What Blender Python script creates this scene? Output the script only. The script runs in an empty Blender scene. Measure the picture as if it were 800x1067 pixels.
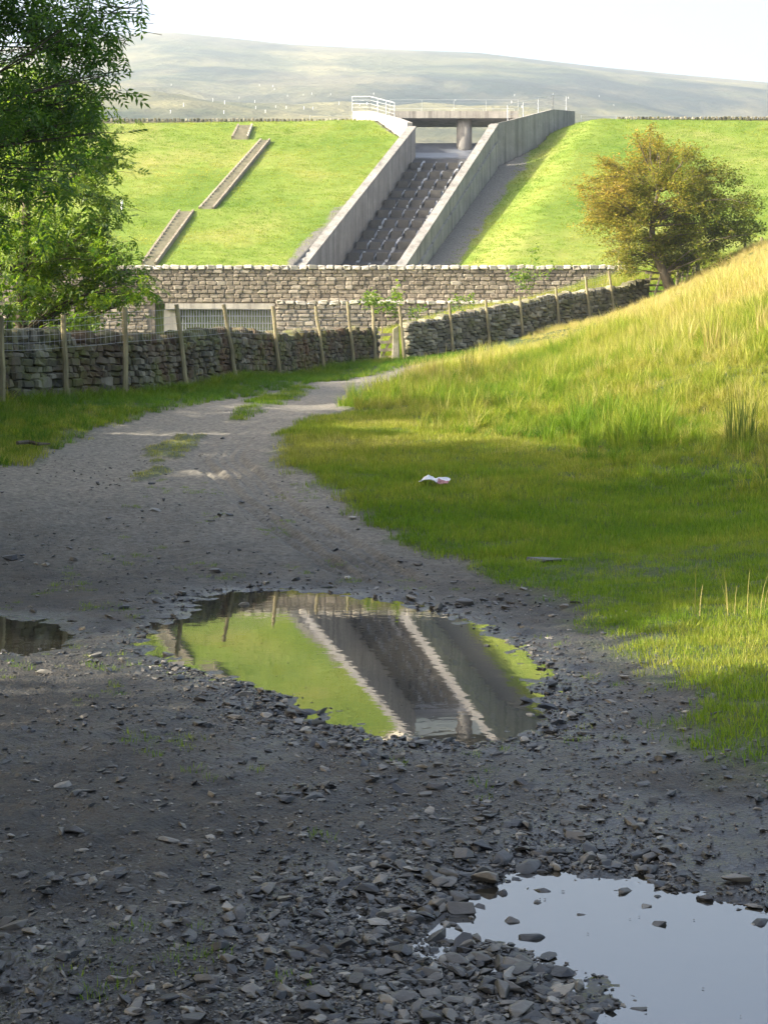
import bpy, bmesh, math, random
import numpy as np
from mathutils import Vector, Matrix

# ------------------------------------------------------------------ camera, world, sun, exposure
scene = bpy.context.scene
col = scene.collection
F = 1600.0; CX = 400.0; HY = 424.0; CAMZ = 1.6      # focal length and horizon in photo pixels (800 wide)
cam_d = bpy.data.cameras.new("camera"); cam = bpy.data.objects.new("camera", cam_d); col.objects.link(cam)
cam.location = (0, 0, CAMZ); cam.rotation_euler = (math.radians(90), 0, 0)
cam_d.sensor_fit = 'HORIZONTAL'; cam_d.sensor_width = 36.0; cam_d.lens = 36.0 * F / 800.0
cam_d.shift_y = -(533.5 - HY) / 800.0
cam_d.clip_start = 0.1; cam_d.clip_end = 6000.0
scene.camera = cam

SUN_EL = math.radians(29.5)
SUN_AZ = math.radians(190.0)          # direction towards the sun in plan, from +X counter-clockwise: left, a little behind us
sun_dir = Vector((math.cos(SUN_AZ) * math.cos(SUN_EL), math.sin(SUN_AZ) * math.cos(SUN_EL), math.sin(SUN_EL)))
world = bpy.data.worlds.new("World"); scene.world = world; world.use_nodes = True
wn = world.node_tree.nodes; wl = world.node_tree.links
bg = wn["Background"]; bg.inputs[1].default_value = 0.15
sky = wn.new("ShaderNodeTexSky"); sky.sky_type = 'NISHITA'; sky.sun_disc = False
sky.sun_elevation = SUN_EL; sky.sun_rotation = math.atan2(sun_dir.x, sun_dir.y)
sky.altitude = 200; sky.air_density = 1.0; sky.dust_density = 8.0; sky.ozone_density = 1.0
wl.new(sky.outputs[0], bg.inputs[0])
sd_ = bpy.data.lights.new("sun", 'SUN'); sd_.energy = 4.2; sd_.angle = math.radians(0.53); sd_.color = (1.0, 0.93, 0.80)
sun = bpy.data.objects.new("sun", sd_); col.objects.link(sun)
sun.rotation_euler = sun_dir.to_track_quat('Z', 'Y').to_euler(); sun.location = (-20, -5, 30)
vs = scene.view_settings
vs.view_transform = 'Standard'; vs.look = 'None'; vs.exposure = 1.75; vs.gamma = 1.0; vs.use_curve_mapping = False
cy = scene.cycles
cy.use_denoising = True; cy.max_bounces = 6; cy.diffuse_bounces = 3; cy.glossy_bounces = 3; cy.transmission_bounces = 4
cy.transparent_max_bounces = 6; cy.volume_bounces = 0; cy.caustics_reflective = False; cy.caustics_refractive = False
cy.sample_clamp_indirect = 6.0

rng = np.random.default_rng(7); random.seed(7)

# ------------------------------------------------------------------ helpers
def P(px, py, D):
    return np.array([(px - CX) / F * D, D, CAMZ + (HY - py) / F * D])

def tag(o, label=None, cat=None, group=None, kind=None):
    if label: o["label"] = label
    if cat: o["category"] = cat
    if group: o["group"] = group
    if kind: o["kind"] = kind
    return o

def empty(name, loc=(0, 0, 0)):
    o = bpy.data.objects.new(name, None); o.location = loc; o.empty_display_size = 0.2; col.objects.link(o); return o

def link(name, me, parent=None, loc=None):
    o = bpy.data.objects.new(name, me); col.objects.link(o)
    if loc is not None: o.location = loc
    if parent is not None:
        o.parent = parent
        o.matrix_parent_inverse = Matrix.Translation(-Vector(parent.location))
    return o

def np_mesh(name, V, faces, mats, smooth=False, mat_idx=None, attrs=None):
    """V (N,3); faces (M,k) array or list of such arrays with different k"""
    me = bpy.data.meshes.new(name)
    if not isinstance(faces, (list, tuple)): faces = [faces]
    faces = [np.asarray(f, dtype=np.int64) for f in faces if len(f)]
    nl = sum(f.size for f in faces); nf = sum(len(f) for f in faces)
    me.vertices.add(len(V)); me.vertices.foreach_set("co", np.ascontiguousarray(V, dtype=np.float32).ravel())
    me.loops.add(nl); me.polygons.add(nf)
    me.loops.foreach_set("vertex_index", np.concatenate([f.ravel() for f in faces]).astype(np.int32))
    tot = np.concatenate([np.full(len(f), f.shape[1]) for f in faces]).astype(np.int32)
    st = np.concatenate([[0], np.cumsum(tot)[:-1]]).astype(np.int32)
    me.polygons.foreach_set("loop_start", st)
    try: me.polygons.foreach_set("loop_total", tot)
    except Exception: pass
    me.polygons.foreach_set("use_smooth", np.full(nf, smooth, dtype=bool))
    for m in (mats if isinstance(mats, (list, tuple)) else [mats]): me.materials.append(m)
    if mat_idx is not None: me.polygons.foreach_set("material_index", np.asarray(mat_idx, dtype=np.int32))
    if attrs:
        for k, a in attrs.items():
            at = me.attributes.new(k, 'FLOAT', 'POINT'); at.data.foreach_set("value", np.asarray(a, dtype=np.float32))
    me.update(calc_edges=True); me.validate()
    return me

class MB:
    """collects boxes, prisms, tubes into one mesh"""
    def __init__(s): s.v = []; s.q = []; s.t = []; s.n = 0
    def add(s, V, q=None, t=None):
        V = np.asarray(V, float); s.v.append(V)
        if q is not None and len(q): s.q.append(np.asarray(q) + s.n)
        if t is not None and len(t): s.t.append(np.asarray(t) + s.n)
        s.n += len(V); return s
    def hexa(s, c):                       # 8 corners: bottom 4 ccw, top 4 ccw
        return s.add(c, [[0, 3, 2, 1], [4, 5, 6, 7], [0, 1, 5, 4], [1, 2, 6, 5], [2, 3, 7, 6], [3, 0, 4, 7]])
    def box(s, x0, x1, y0, y1, z0, z1):
        return s.hexa([[x0, y0, z0], [x1, y0, z0], [x1, y1, z0], [x0, y1, z0], [x0, y0, z1], [x1, y0, z1], [x1, y1, z1], [x0, y1, z1]])
    def bar(s, a, b, w, h=None, up=(0, 0, 1)):   # rectangular bar from a to b
        a = np.asarray(a, float); b = np.asarray(b, float); h = h or w
        d = b - a; d = d / np.linalg.norm(d); u = np.asarray(up, float)
        if abs(d @ u) > 0.95: u = np.array([0, 1.0, 0])
        r = np.cross(d, u); r /= np.linalg.norm(r); u = np.cross(r, d)
        o = [(-1, -1), (1, -1), (1, 1), (-1, 1)]
        return s.hexa([a + r * w / 2 * i + u * h / 2 * j for i, j in o] + [b + r * w / 2 * i + u * h / 2 * j for i, j in o])
    def tube(s, pts, rad, n=6, cap=True):
        pts = np.asarray(pts, float); rad = np.broadcast_to(np.asarray(rad, float), (len(pts),))
        T = np.gradient(pts, axis=0); T /= np.linalg.norm(T, axis=1)[:, None] + 1e-9
        ref = np.array([0, 0, 1.0]) if abs(T[0, 2]) < 0.9 else np.array([1.0, 0, 0])
        V = []; a = np.linspace(0, 2 * np.pi, n, endpoint=False)
        for p, t, r in zip(pts, T, rad):
            u = np.cross(t, ref); nu = np.linalg.norm(u)
            u = u / nu if nu > 1e-6 else np.array([1.0, 0, 0]); w = np.cross(u, t)
            V.append(p + r * (np.cos(a)[:, None] * u + np.sin(a)[:, None] * w))
        V = np.concatenate(V); q = []
        for i in range(len(pts) - 1):
            for k in range(n): q.append([i * n + k, i * n + (k + 1) % n, (i + 1) * n + (k + 1) % n, (i + 1) * n + k])
        t = []
        if cap:
            e = (len(pts) - 1) * n
            for k in range(1, n - 1): t.append([e, e + k, e + k + 1]); t.append([0, k + 1, k])
        return s.add(V, q, t)
    def mesh(s, name, m, smooth=False):
        return np_mesh(name, np.concatenate(s.v), [np.concatenate(x) for x in (s.q, s.t) if x], m, smooth)
    def build(s, name, m, parent=None, smooth=False, bevel=0.0):
        o = link(name, s.mesh(name, m, smooth), parent)
        if bevel:
            b = o.modifiers.new("bevel", 'BEVEL'); b.width = bevel; b.segments = 2; b.limit_method = 'ANGLE'
        return o

def hash2(i, j, seed):
    h = (i.astype(np.int64) * 374761393 + j.astype(np.int64) * 668265263 + seed * 1442695041) & 0xffffffff
    h = ((h ^ (h >> 13)) * 1274126177) & 0xffffffff
    return ((h ^ (h >> 16)) & 0xffff) / 65535.0
def vnoise(x, y, seed=0):
    x = np.asarray(x, float); y = np.asarray(y, float)
    i = np.floor(x); j = np.floor(y); fx = x - i; fy = y - j
    fx = fx * fx * (3 - 2 * fx); fy = fy * fy * (3 - 2 * fy)
    a = hash2(i, j, seed); b = hash2(i + 1, j, seed); c = hash2(i, j + 1, seed); d = hash2(i + 1, j + 1, seed)
    return (a * (1 - fx) + b * fx) * (1 - fy) + (c * (1 - fx) + d * fx) * fy
def fbm(x, y, seed=0, oct=4):
    s = 0; a = 0.5; n = 0
    for k in range(oct):
        s = s + a * vnoise(x * 2 ** k, y * 2 ** k, seed + k * 17); n += a; a *= 0.5
    return s / n - 0.5
def sstep(a, b, x):
    t = np.clip((np.asarray(x, float) - a) / (b - a), 0, 1); return t * t * (3 - 2 * t)

# ------------------------------------------------------------------ materials
def new_mat(name):
    m = bpy.data.materials.new(name); m.use_nodes = True
    nt = m.node_tree; bs = nt.nodes["Principled BSDF"]
    return m, nt, nt.nodes, nt.links, bs
def N(nt, t, **kw):
    n = nt.nodes.new("ShaderNode" + t)
    for k, v in kw.items():
        if k.startswith("i_"):
            key = k[2:]; n.inputs[int(key) if key.isdigit() else key].default_value = v
        else: setattr(n, k, v)
    return n
def noise(nt, scale, detail=5, rough=0.55, vec=None, dist=0.0):
    n = N(nt, "TexNoise"); n.inputs["Scale"].default_value = scale; n.inputs["Detail"].default_value = detail
    n.inputs["Roughness"].default_value = rough; n.inputs["Distortion"].default_value = dist
    if vec is not None: nt.links.new(vec, n.inputs["Vector"])
    return n.outputs["Fac"]
def ramp(nt, fac, stops, interp='LINEAR'):
    r = N(nt, "ValToRGB"); cr = r.color_ramp; cr.interpolation = interp
    while len(cr.elements) < len(stops): cr.elements.new(0.5)
    for e, (p, c) in zip(cr.elements, stops):
        e.position = p; e.color = (c[0], c[1], c[2], 1) if not np.isscalar(c) else (c, c, c, 1)
    nt.links.new(fac, r.inputs[0]); return r.outputs[0]
def mix(nt, fac, a, b, mode='MIX'):
    m = N(nt, "Mix", data_type='RGBA', blend_type=mode)
    for sock, v in ((m.inputs[0], fac), (m.inputs[6], a), (m.inputs[7], b)):
        if hasattr(v, "links"): nt.links.new(v, sock)
        elif np.isscalar(v): sock.default_value = v
        else: sock.default_value = (v[0], v[1], v[2], 1)
    return m.outputs[2]
def math_(nt, op, a, b=None, clamp=False):
    m = N(nt, "Math", operation=op, use_clamp=clamp)
    for s, v in ((m.inputs[0], a), (m.inputs[1], b)):
        if v is None: continue
        if hasattr(v, "links"): nt.links.new(v, s)
        else: s.default_value = v
    return m.outputs[0]
def pos(nt, scale=None):
    g = N(nt, "NewGeometry").outputs["Position"]
    if scale is None: return g
    m = N(nt, "Mapping"); m.inputs["Scale"].default_value = scale; nt.links.new(g, m.inputs[0]); return m.outputs[0]
def bump(nt, bs, h, strength=0.4, dist=0.02):
    b = N(nt, "Bump"); b.inputs["Strength"].default_value = strength; b.inputs["Distance"].default_value = dist
    nt.links.new(h, b.inputs["Height"]); nt.links.new(b.outputs[0], bs.inputs["Normal"]); return b
def attr(nt, name, kind='GEOMETRY'):
    return N(nt, "Attribute", attribute_name=name, attribute_type=kind).outputs["Fac"]

def m_ground():
    m, nt, nd, L, bs = new_mat("track_and_turf_soil")
    p = pos(nt)
    grass = attr(nt, "grass"); wet = attr(nt, "wet"); dry = attr(nt, "dust")
    n1 = noise(nt, 1.3, 6, 0.6, p); n2 = noise(nt, 14, 6, 0.7, p); n3 = noise(nt, 90, 4, 0.7, p)
    mud = ramp(nt, n2, [(0.3, (0.011, 0.0105, 0.009)), (0.52, (0.033, 0.0315, 0.027)), (0.75, (0.085, 0.081, 0.068))])
    dst = ramp(nt, n2, [(0.3, (0.105, 0.094, 0.072)), (0.52, (0.225, 0.2, 0.155)), (0.75, (0.38, 0.34, 0.27))])
    mud = mix(nt, math_(nt, 'MULTIPLY', n3, 0.35), mud, (0.075, 0.072, 0.062))
    f = math_(nt, 'ADD', dry, math_(nt, 'MULTIPLY', math_(nt, 'SUBTRACT', n1, 0.5), 0.8), True)
    f = math_(nt, 'MULTIPLY', f, math_(nt, 'GREATER_THAN', dry, 0.004))
    brn = noise(nt, 3.2, 5, 0.65, p)
    mud = mix(nt, ramp(nt, brn, [(0.42, 0.0), (0.62, 0.7)]), mud, (0.07, 0.056, 0.036))
    base = mix(nt, f, mud, dst)
    wetc = mix(nt, 1.0, base, (0.45, 0.45, 0.47), 'MULTIPLY')
    base = mix(nt, wet, base, wetc)
    turf = ramp(nt, n2, [(0.25, (0.028, 0.038, 0.008)), (0.5, (0.055, 0.085, 0.014)), (0.8, (0.12, 0.12, 0.035))])
    base = mix(nt, grass, base, turf)
    L.new(base, bs.inputs["Base Color"])
    w2 = math_(nt, 'MULTIPLY', wet, math_(nt, 'ADD', math_(nt, 'MULTIPLY', n1, 0.9), 0.35), True)
    r = math_(nt, 'SUBTRACT', 0.85, math_(nt, 'MULTIPLY', w2, 0.74))
    L.new(r, bs.inputs["Roughness"])
    bs.inputs["Specular IOR Level"].default_value = 0.5
    v = N(nt, "TexVoronoi"); v.inputs["Scale"].default_value = 55; L.new(p, v.inputs["Vector"])
    h = math_(nt, 'ADD', math_(nt, 'MULTIPLY', n2, 1.0), math_(nt, 'MULTIPLY', n3, 0.35))
    h = math_(nt, 'ADD', h, math_(nt, 'MULTIPLY', v.outputs["Distance"], -0.5))
    bn = bump(nt, bs, h, 1.0, 0.035)
    L.new(math_(nt, 'SUBTRACT', 1.0, math_(nt, 'MULTIPLY', w2, 0.8)), bn.inputs["Strength"])
    return m

def m_stone(name, cols, sc=6.0, rough=0.85, moss=None, red=None, wetspec=0.3, bumpd=0.02):
    m, nt, nd, L, bs = new_mat(name)
    p = pos(nt)
    oi = N(nt, "ObjectInfo").outputs["Random"]; gi = N(nt, "NewGeometry").outputs["Random Per Island"]
    r = math_(nt, 'FRACT', math_(nt, 'ADD', oi, gi))
    n1 = noise(nt, sc, 6, 0.65, p); n2 = noise(nt, sc * 7, 5, 0.7, p)
    c = ramp(nt, r, cols)
    c = mix(nt, 0.75, c, ramp(nt, n1, [(0.25, 0.45), (0.55, 1.0), (0.8, 1.35)]), 'MULTIPLY')
    if red:
        nr = noise(nt, 0.7, 4, 0.6, p)
        c = mix(nt, ramp(nt, nr, [(0.44, 0.0), (0.66, 0.8)]), c, red)
    if moss:
        nm = noise(nt, 1.7, 5, 0.65, p)
        g = N(nt, "NewGeometry").outputs["Normal"]; sx = N(nt, "SeparateXYZ"); L.new(g, sx.inputs[0])
        mm = math_(nt, 'ADD', ramp(nt, nm, [(0.46, 0.0), (0.66, 0.8)]), math_(nt, 'MULTIPLY', sx.outputs[2], 0.12), True)
        c = mix(nt, mm, c, moss)
    L.new(c, bs.inputs["Base Color"]); bs.inputs["Roughness"].default_value = rough
    bs.inputs["Specular IOR Level"].default_value = wetspec
    bump(nt, bs, math_(nt, 'ADD', n1, math_(nt, 'MULTIPLY', n2, 0.4)), 0.6, bumpd)
    return m

def m_concrete(name, c0, c1, streak=True):
    m, nt, nd, L, bs = new_mat(name)
    p = pos(nt); n1 = noise(nt, 0.8, 6, 0.65, p); n2 = noise(nt, 9, 5, 0.6, p)
    c = ramp(nt, n1, [(0.3, c0), (0.7, c1)])
    if streak:
        s = noise(nt, 1.0, 4, 0.7, pos(nt, (2.6, 2.6, 0.12)))
        c = mix(nt, 0.85, c, ramp(nt, s, [(0.33, 0.5), (0.5, 1.0), (0.7, 1.2)]), 'MULTIPLY')
    c = mix(nt, 0.3, c, ramp(nt, n2, [(0.3, 0.6), (0.7, 1.2)]), 'MULTIPLY')
    L.new(c, bs.inputs["Base Color"]); bs.inputs["Roughness"].default_value = 0.85
    bump(nt, bs, n2, 0.3, 0.02); return m

def m_leaf(name, c0, c1, trans=0.45, rough=0.5, attr_mix=None, spec=0.25):
    m, nt, nd, L, bs = new_mat(name)
    gi = N(nt, "NewGeometry").outputs["Random Per Island"]
    c = ramp(nt, gi, [(0.0, c0), (1.0, c1)])
    if attr_mix:
        aname, kind, stops = attr_mix
        c2 = ramp(nt, attr(nt, aname, kind), stops)
        v = ramp(nt, gi, [(0.0, 0.7), (1.0, 1.25)])
        c = mix(nt, 1.0, c2, v, 'MULTIPLY')
    L.new(c, bs.inputs["Base Color"]); bs.inputs["Roughness"].default_value = rough
    bs.inputs["Specular IOR Level"].default_value = spec
    tr = N(nt, "BsdfTranslucent"); tc = mix(nt, 1.0, c, (1.25, 1.35, 0.6), 'MULTIPLY'); L.new(tc, tr.inputs[0])
    ms = N(nt, "MixShader"); ms.inputs[0].default_value = trans
    L.new(bs.outputs[0], ms.inputs[1]); L.new(tr.outputs[0], ms.inputs[2]); L.new(ms.outputs[0], nd["Material Output"].inputs[0])
    return m

def m_simple(name, c, rough=0.8, var=0.3, sc=8.0, metal=0.0, stretch=None):
    m, nt, nd, L, bs = new_mat(name)
    n = noise(nt, sc, 5, 0.6, pos(nt, stretch) if stretch else pos(nt))
    c2 = ramp(nt, n, [(0.3, tuple(k * (1 - var) for k in c)), (0.7, tuple(k * (1 + var) for k in c))])
    L.new(c2, bs.inputs["Base Color"]); bs.inputs["Roughness"].default_value = rough; bs.inputs["Metallic"].default_value = metal
    bump(nt, bs, n, 0.3, 0.01); return m

def m_water(name, tint, ior=1.5, ripple=0.02):
    m, nt, nd, L, bs = new_mat(name)
    bs.inputs["Base Color"].default_value = (*tint, 1); bs.inputs["Roughness"].default_value = 0.02
    bs.inputs["IOR"].default_value = ior; bs.inputs["Specular IOR Level"].default_value = 0.5
    n = noise(nt, 7.0, 2, 0.5, pos(nt)); n2 = noise(nt, 28.0, 2, 0.5, pos(nt, (1, 0.4, 1)))
    bump(nt, bs, math_(nt, 'ADD', n, math_(nt, 'MULTIPLY', n2, 0.25)), ripple, 0.05)
    return m

def m_damgrass():
    m, nt, nd, L, bs = new_mat("mown_dam_turf")
    p = pos(nt)
    n1 = noise(nt, 0.16, 6, 0.6, p); n2 = noise(nt, 1.6, 6, 0.7, p); n3 = noise(nt, 9, 4, 0.7, p)
    c = ramp(nt, n1, [(0.32, (0.10, 0.165, 0.022)), (0.5, (0.165, 0.22, 0.038)), (0.68, (0.25, 0.25, 0.07))])
    c = mix(nt, 0.4, c, ramp(nt, n2, [(0.3, 0.7), (0.5, 1.0), (0.75, 1.2)]), 'MULTIPLY')
    c = mix(nt, 0.4, c, ramp(nt, n3, [(0.3, 0.7), (0.7, 1.25)]), 'MULTIPLY')
    gr = ramp(nt, noise(nt, 12, 5, 0.7, p), [(0.3, (0.09, 0.085, 0.075)), (0.7, (0.25, 0.235, 0.2))])
    a = math_(nt, 'ADD', attr(nt, "gravel"), math_(nt, 'MULTIPLY', math_(nt, 'SUBTRACT', n2, 0.5), 0.9))
    a = ramp(nt, a, [(0.38, 0.0), (0.62, 1.0)])
    c = mix(nt, a, c, gr)
    L.new(c, bs.inputs["Base Color"]); bs.inputs["Roughness"].default_value = 0.9; bs.inputs["Specular IOR Level"].default_value = 0.1
    bump(nt, bs, math_(nt, 'ADD', n2, math_(nt, 'MULTIPLY', n3, 0.5)), 0.5, 0.08)
    return m

def m_hill():
    m, nt, nd, L, bs = new_mat("rough_moorland")
    p = pos(nt); ps = pos(nt, (0.4, 1.0, 1.6))
    n1 = noise(nt, 0.006, 8, 0.62, ps, 0.6); n2 = noise(nt, 0.05, 6, 0.65, p); n3 = noise(nt, 0.012, 5, 0.6, pos(nt, (1.0, 0.25, 1.0)))
    c = ramp(nt, n1, [(0.42, (0.008, 0.02, 0.016)), (0.48, (0.03, 0.048, 0.022)), (0.53, (0.10, 0.11, 0.045)), (0.64, (0.2, 0.185, 0.08))])
    c = mix(nt, 0.5, c, ramp(nt, n3, [(0.42, (0.012, 0.03, 0.022)), (0.58, (0.21, 0.185, 0.10))]))
    c = mix(nt, 0.6, c, ramp(nt, n2, [(0.3, 0.6), (0.7, 1.3)]), 'MULTIPLY')
    L.new(c, bs.inputs["Base Color"]); bs.inputs["Roughness"].default_value = 0.95; bs.inputs["Specular IOR Level"].default_value = 0.05
    bump(nt, bs, n2, 0.8, 6.0); return m

M = {}
M['ground'] = m_ground()
grey = [(0.0, (0.022, 0.022, 0.022)), (0.4, (0.043, 0.042, 0.04)), (0.75, (0.09, 0.082, 0.068)), (0.92, (0.16, 0.143, 0.115)), (1.0, (0.25, 0.23, 0.19))]
M['gravel'] = m_stone("shale_gravel", grey, 22, 0.45, wetspec=0.5, bumpd=0.006)
wallc = [(0.0, (0.06, 0.056, 0.042)), (0.4, (0.105, 0.095, 0.068)), (0.75, (0.16, 0.145, 0.105)), (1.0, (0.25, 0.23, 0.18))]
M['drystone'] = m_stone("mossy_drystone", wallc, 5, 0.9, moss=(0.12, 0.13, 0.03), red=(0.115, 0.06, 0.032))
M['drystone_pale'] = m_stone("lichen_drystone", [(k, tuple(x * 1.5 for x in c)) for k, c in wallc], 5, 0.9, moss=(0.13, 0.13, 0.05))
M['core'] = m_simple("wall_hearting", (0.05, 0.045, 0.035), 0.95)
M['damblock'] = m_stone("gritstone_blocks", [(0.0, (0.19, 0.16, 0.118)), (0.5, (0.25, 0.212, 0.158)), (0.85, (0.30, 0.255, 0.19)), (1.0, (0.38, 0.335, 0.26))], 2.5, 0.9)
M['coping'] = m_stone("pale_coping", [(0.0, (0.42, 0.38, 0.31)), (1.0, (0.6, 0.55, 0.46))], 3, 0.9)
M['mortar'] = m_simple("wall_mortar", (0.2, 0.165, 0.125), 0.95)
M['concrete'] = m_concrete("weathered_concrete", (0.2, 0.187, 0.165), (0.32, 0.3, 0.262))
M['concrete_pale'] = m_concrete("pale_concrete", (0.34, 0.31, 0.26), (0.5, 0.46, 0.39))
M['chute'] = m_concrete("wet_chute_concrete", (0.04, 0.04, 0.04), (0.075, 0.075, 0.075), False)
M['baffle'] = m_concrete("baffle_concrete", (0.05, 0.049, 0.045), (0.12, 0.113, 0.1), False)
M['lime'] = m_simple("lime_streaks", (0.33, 0.34, 0.35), 0.6, 0.35, 3)
M['apron'] = m_simple("wet_apron_concrete", (0.15, 0.16, 0.18), 0.35, 0.35, 1.2)
M['railing'] = m_simple("galvanised_rail", (0.55, 0.57, 0.59), 0.45, 0.1)
M['wire'] = m_simple("galvanised_wire", (0.42, 0.42, 0.42), 0.5, 0.1, metal=0.4)
M['post'] = m_simple("mossy_timber_post", (0.24, 0.205, 0.11), 0.9, 0.45, 6, stretch=(1, 1, 0.25))
M['timber'] = m_simple("grey_gate_timber", (0.3, 0.26, 0.19), 0.9, 0.4, 9, stretch=(1, 1, 0.3))
M['bark'] = m_simple("tree_bark", (0.10, 0.08, 0.055), 0.95, 0.5, 9, stretch=(1, 1, 0.3))
M['bark_pale'] = m_simple("hawthorn_bark", (0.13, 0.105, 0.075), 0.95, 0.5, 7, stretch=(1, 1, 0.35))
M['dark'] = m_simple("culvert_inside", (0.04, 0.045, 0.05), 0.9)
M['damgrass'] = m_damgrass(); M['hill'] = m_hill()
M['puddle'] = m_water("puddle_water", (0.02, 0.018, 0.013), 2.8, 0.007)
M['reservoir'] = m_water("reservoir_water", (0.03, 0.04, 0.05), 1.33, 0.3)
gstops = [(0.0, (0.09, 0.18, 0.016)), (0.3, (0.18, 0.26, 0.025)), (0.55, (0.31, 0.315, 0.055)), (1.0, (0.52, 0.43, 0.19))]
M['grass'] = m_leaf("grass_blades", (0, 0, 0), (0, 0, 0), 0.42, 0.6, ("dry", 'INSTANCER', gstops), 0.15)
M['rush'] = m_leaf("rush_stems", (0.10, 0.16, 0.02), (0.34, 0.3, 0.07), 0.3, 0.5)
M['rush_dark'] = m_leaf("dark_rush_stems", (0.08, 0.14, 0.02), (0.22, 0.25, 0.05), 0.25, 0.5)
M['straw'] = m_leaf("dry_stalks", (0.28, 0.24, 0.07), (0.46, 0.37, 0.14), 0.3, 0.6)
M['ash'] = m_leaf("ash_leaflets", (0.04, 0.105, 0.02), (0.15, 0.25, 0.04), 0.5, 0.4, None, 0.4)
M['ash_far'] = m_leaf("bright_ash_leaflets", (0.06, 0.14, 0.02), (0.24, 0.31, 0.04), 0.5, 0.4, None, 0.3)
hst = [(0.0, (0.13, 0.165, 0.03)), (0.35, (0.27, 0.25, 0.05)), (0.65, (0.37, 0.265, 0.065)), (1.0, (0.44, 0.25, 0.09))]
M['haw'] = m_leaf("hawthorn_leaves", (0, 0, 0), (0, 0, 0), 0.5, 0.6, ("autumn", 'GEOMETRY', hst), 0.15)  # the leaf attribute carries autumn colour and a painted sunny-side tint
M['paper'] = m_simple("newsprint", (0.62, 0.6, 0.6), 0.8, 0.2, 25)
M['paper_print'] = m_simple("printed_newsprint", (0.34, 0.16, 0.16), 0.8, 0.4, 30)
M['tread'] = m_simple("worn_stone_tread", (0.27, 0.25, 0.17), 0.9, 0.3, 3)
M['guard'] = m_simple("white_tree_guard", (0.8, 0.8, 0.78), 0.7, 0.05)

# ------------------------------------------------------------------ terrain functions
FOOT = [P(0, 420, 27), P(130, 414, 31), P(240, 395, 38.2), P(335, 385, 48), P(405, 378, 53)]
ctrl = []
for Y in (-12, -4, 2, 5, 8, 11, 13.5):
    for X in (-6, -2, 1.2): ctrl.append((X, Y, 0.03))
ctrl += [(-1.7, 18, .42), (-3.2, 22, .87), (-3.6, 25, 1.25), (-3.5, 28, 1.6), (-2.75, 34, 1.95), (-1.25, 40, 2.25), (0, 46, 2.7)]
ctrl += [(2.4, 6, .10), (4, 8, .2), (3.0, 11, .14), (4.2, 12, .25), (4.2, 15, .35), (8, 8, .6), (9, 14, 1.0), (8, -5, .5), (20, -8, 1.5)]
for a in [(800, 530, 17.6), (800, 450, 21.5), (800, 360, 27.5), (800, 322, 32), (800, 298, 36), (700, 480, 20), (700, 400, 26), (700, 360, 35),
          (700, 334, 43), (600, 480, 21), (600, 430, 26), (600, 380, 36), (600, 364, 48), (500, 470, 22), (500, 420, 28), (500, 385, 38),
          (500, 373, 48), (430, 440, 25.5), (430, 410, 34), (430, 390, 44), (300, 460, 23), (500, 359, 55.9), (600, 340, 59.3), (670, 326, 62),
          (640, 294, 70), (560, 322, 68), (480, 330, 66)]: ctrl.append(tuple(P(*a)))
ctrl += [tuple(f) for f in FOOT]
ctrl += [(10.5, 42, 4.85), (9.5, 50, 4.6), (11.25, 60, 5.95), (14, 60, 7.6), (20, 50, 7.6), (20, 30, 6.3), (26, 62, 8.6), (15, 25, 4.3), (12, 17, 2.0), (25, 10, 3),
         (-8, 34, 2.0), (-12, 27, 1.8), (-12, 50, 3), (-20, 30, 2), (-7, 22, 1.1), (-7, 16, .6), (-12, 10, .5), (-12, 20, 1.0), (-25, 5, 1), (-8, 5, .2),
         (-10, 60, 3.6), (0, 60, 3.9), (-10, 74, 4.5), (0, 74, 4.8), (0, 66, 4.4), (16, 70, 8.1), (25, 74, 9.3), (-25, 60, 3.4), (-25, 74, 4.3), (12, 74, 7.3), (-20, -10, .8)]
ctrl = np.array(ctrl)
def tps_k(r2): return 0.5 * r2 * np.log(np.maximum(r2, 1e-12))
_n = len(ctrl); _A = np.zeros((_n + 3, _n + 3))
_d = ((ctrl[:, None, :2] - ctrl[None, :, :2]) ** 2).sum(-1)
_A[:_n, :_n] = tps_k(_d) + np.eye(_n) * 0.6
_A[:_n, _n:] = np.c_[np.ones(_n), ctrl[:, :2]]; _A[_n:, :_n] = _A[:_n, _n:].T
_w = np.linalg.solve(_A, np.r_[ctrl[:, 2], 0, 0, 0])
def base_h(x, y):
    x = np.clip(np.asarray(x, float), -25, 26); y = np.clip(np.asarray(y, float), -12, 75)
    sh = x.shape; x = x.ravel(); y = y.ravel(); out = np.empty(len(x))
    for s in range(0, len(x), 40000):
        e = slice(s, s + 40000)
        r2 = (x[e, None] - ctrl[None, :, 0]) ** 2 + (y[e, None] - ctrl[None, :, 1]) ** 2
        out[e] = tps_k(r2) @ _w[:_n] + _w[_n] + _w[_n + 1] * x[e] + _w[_n + 2] * y[e]
    return out.reshape(sh)

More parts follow.
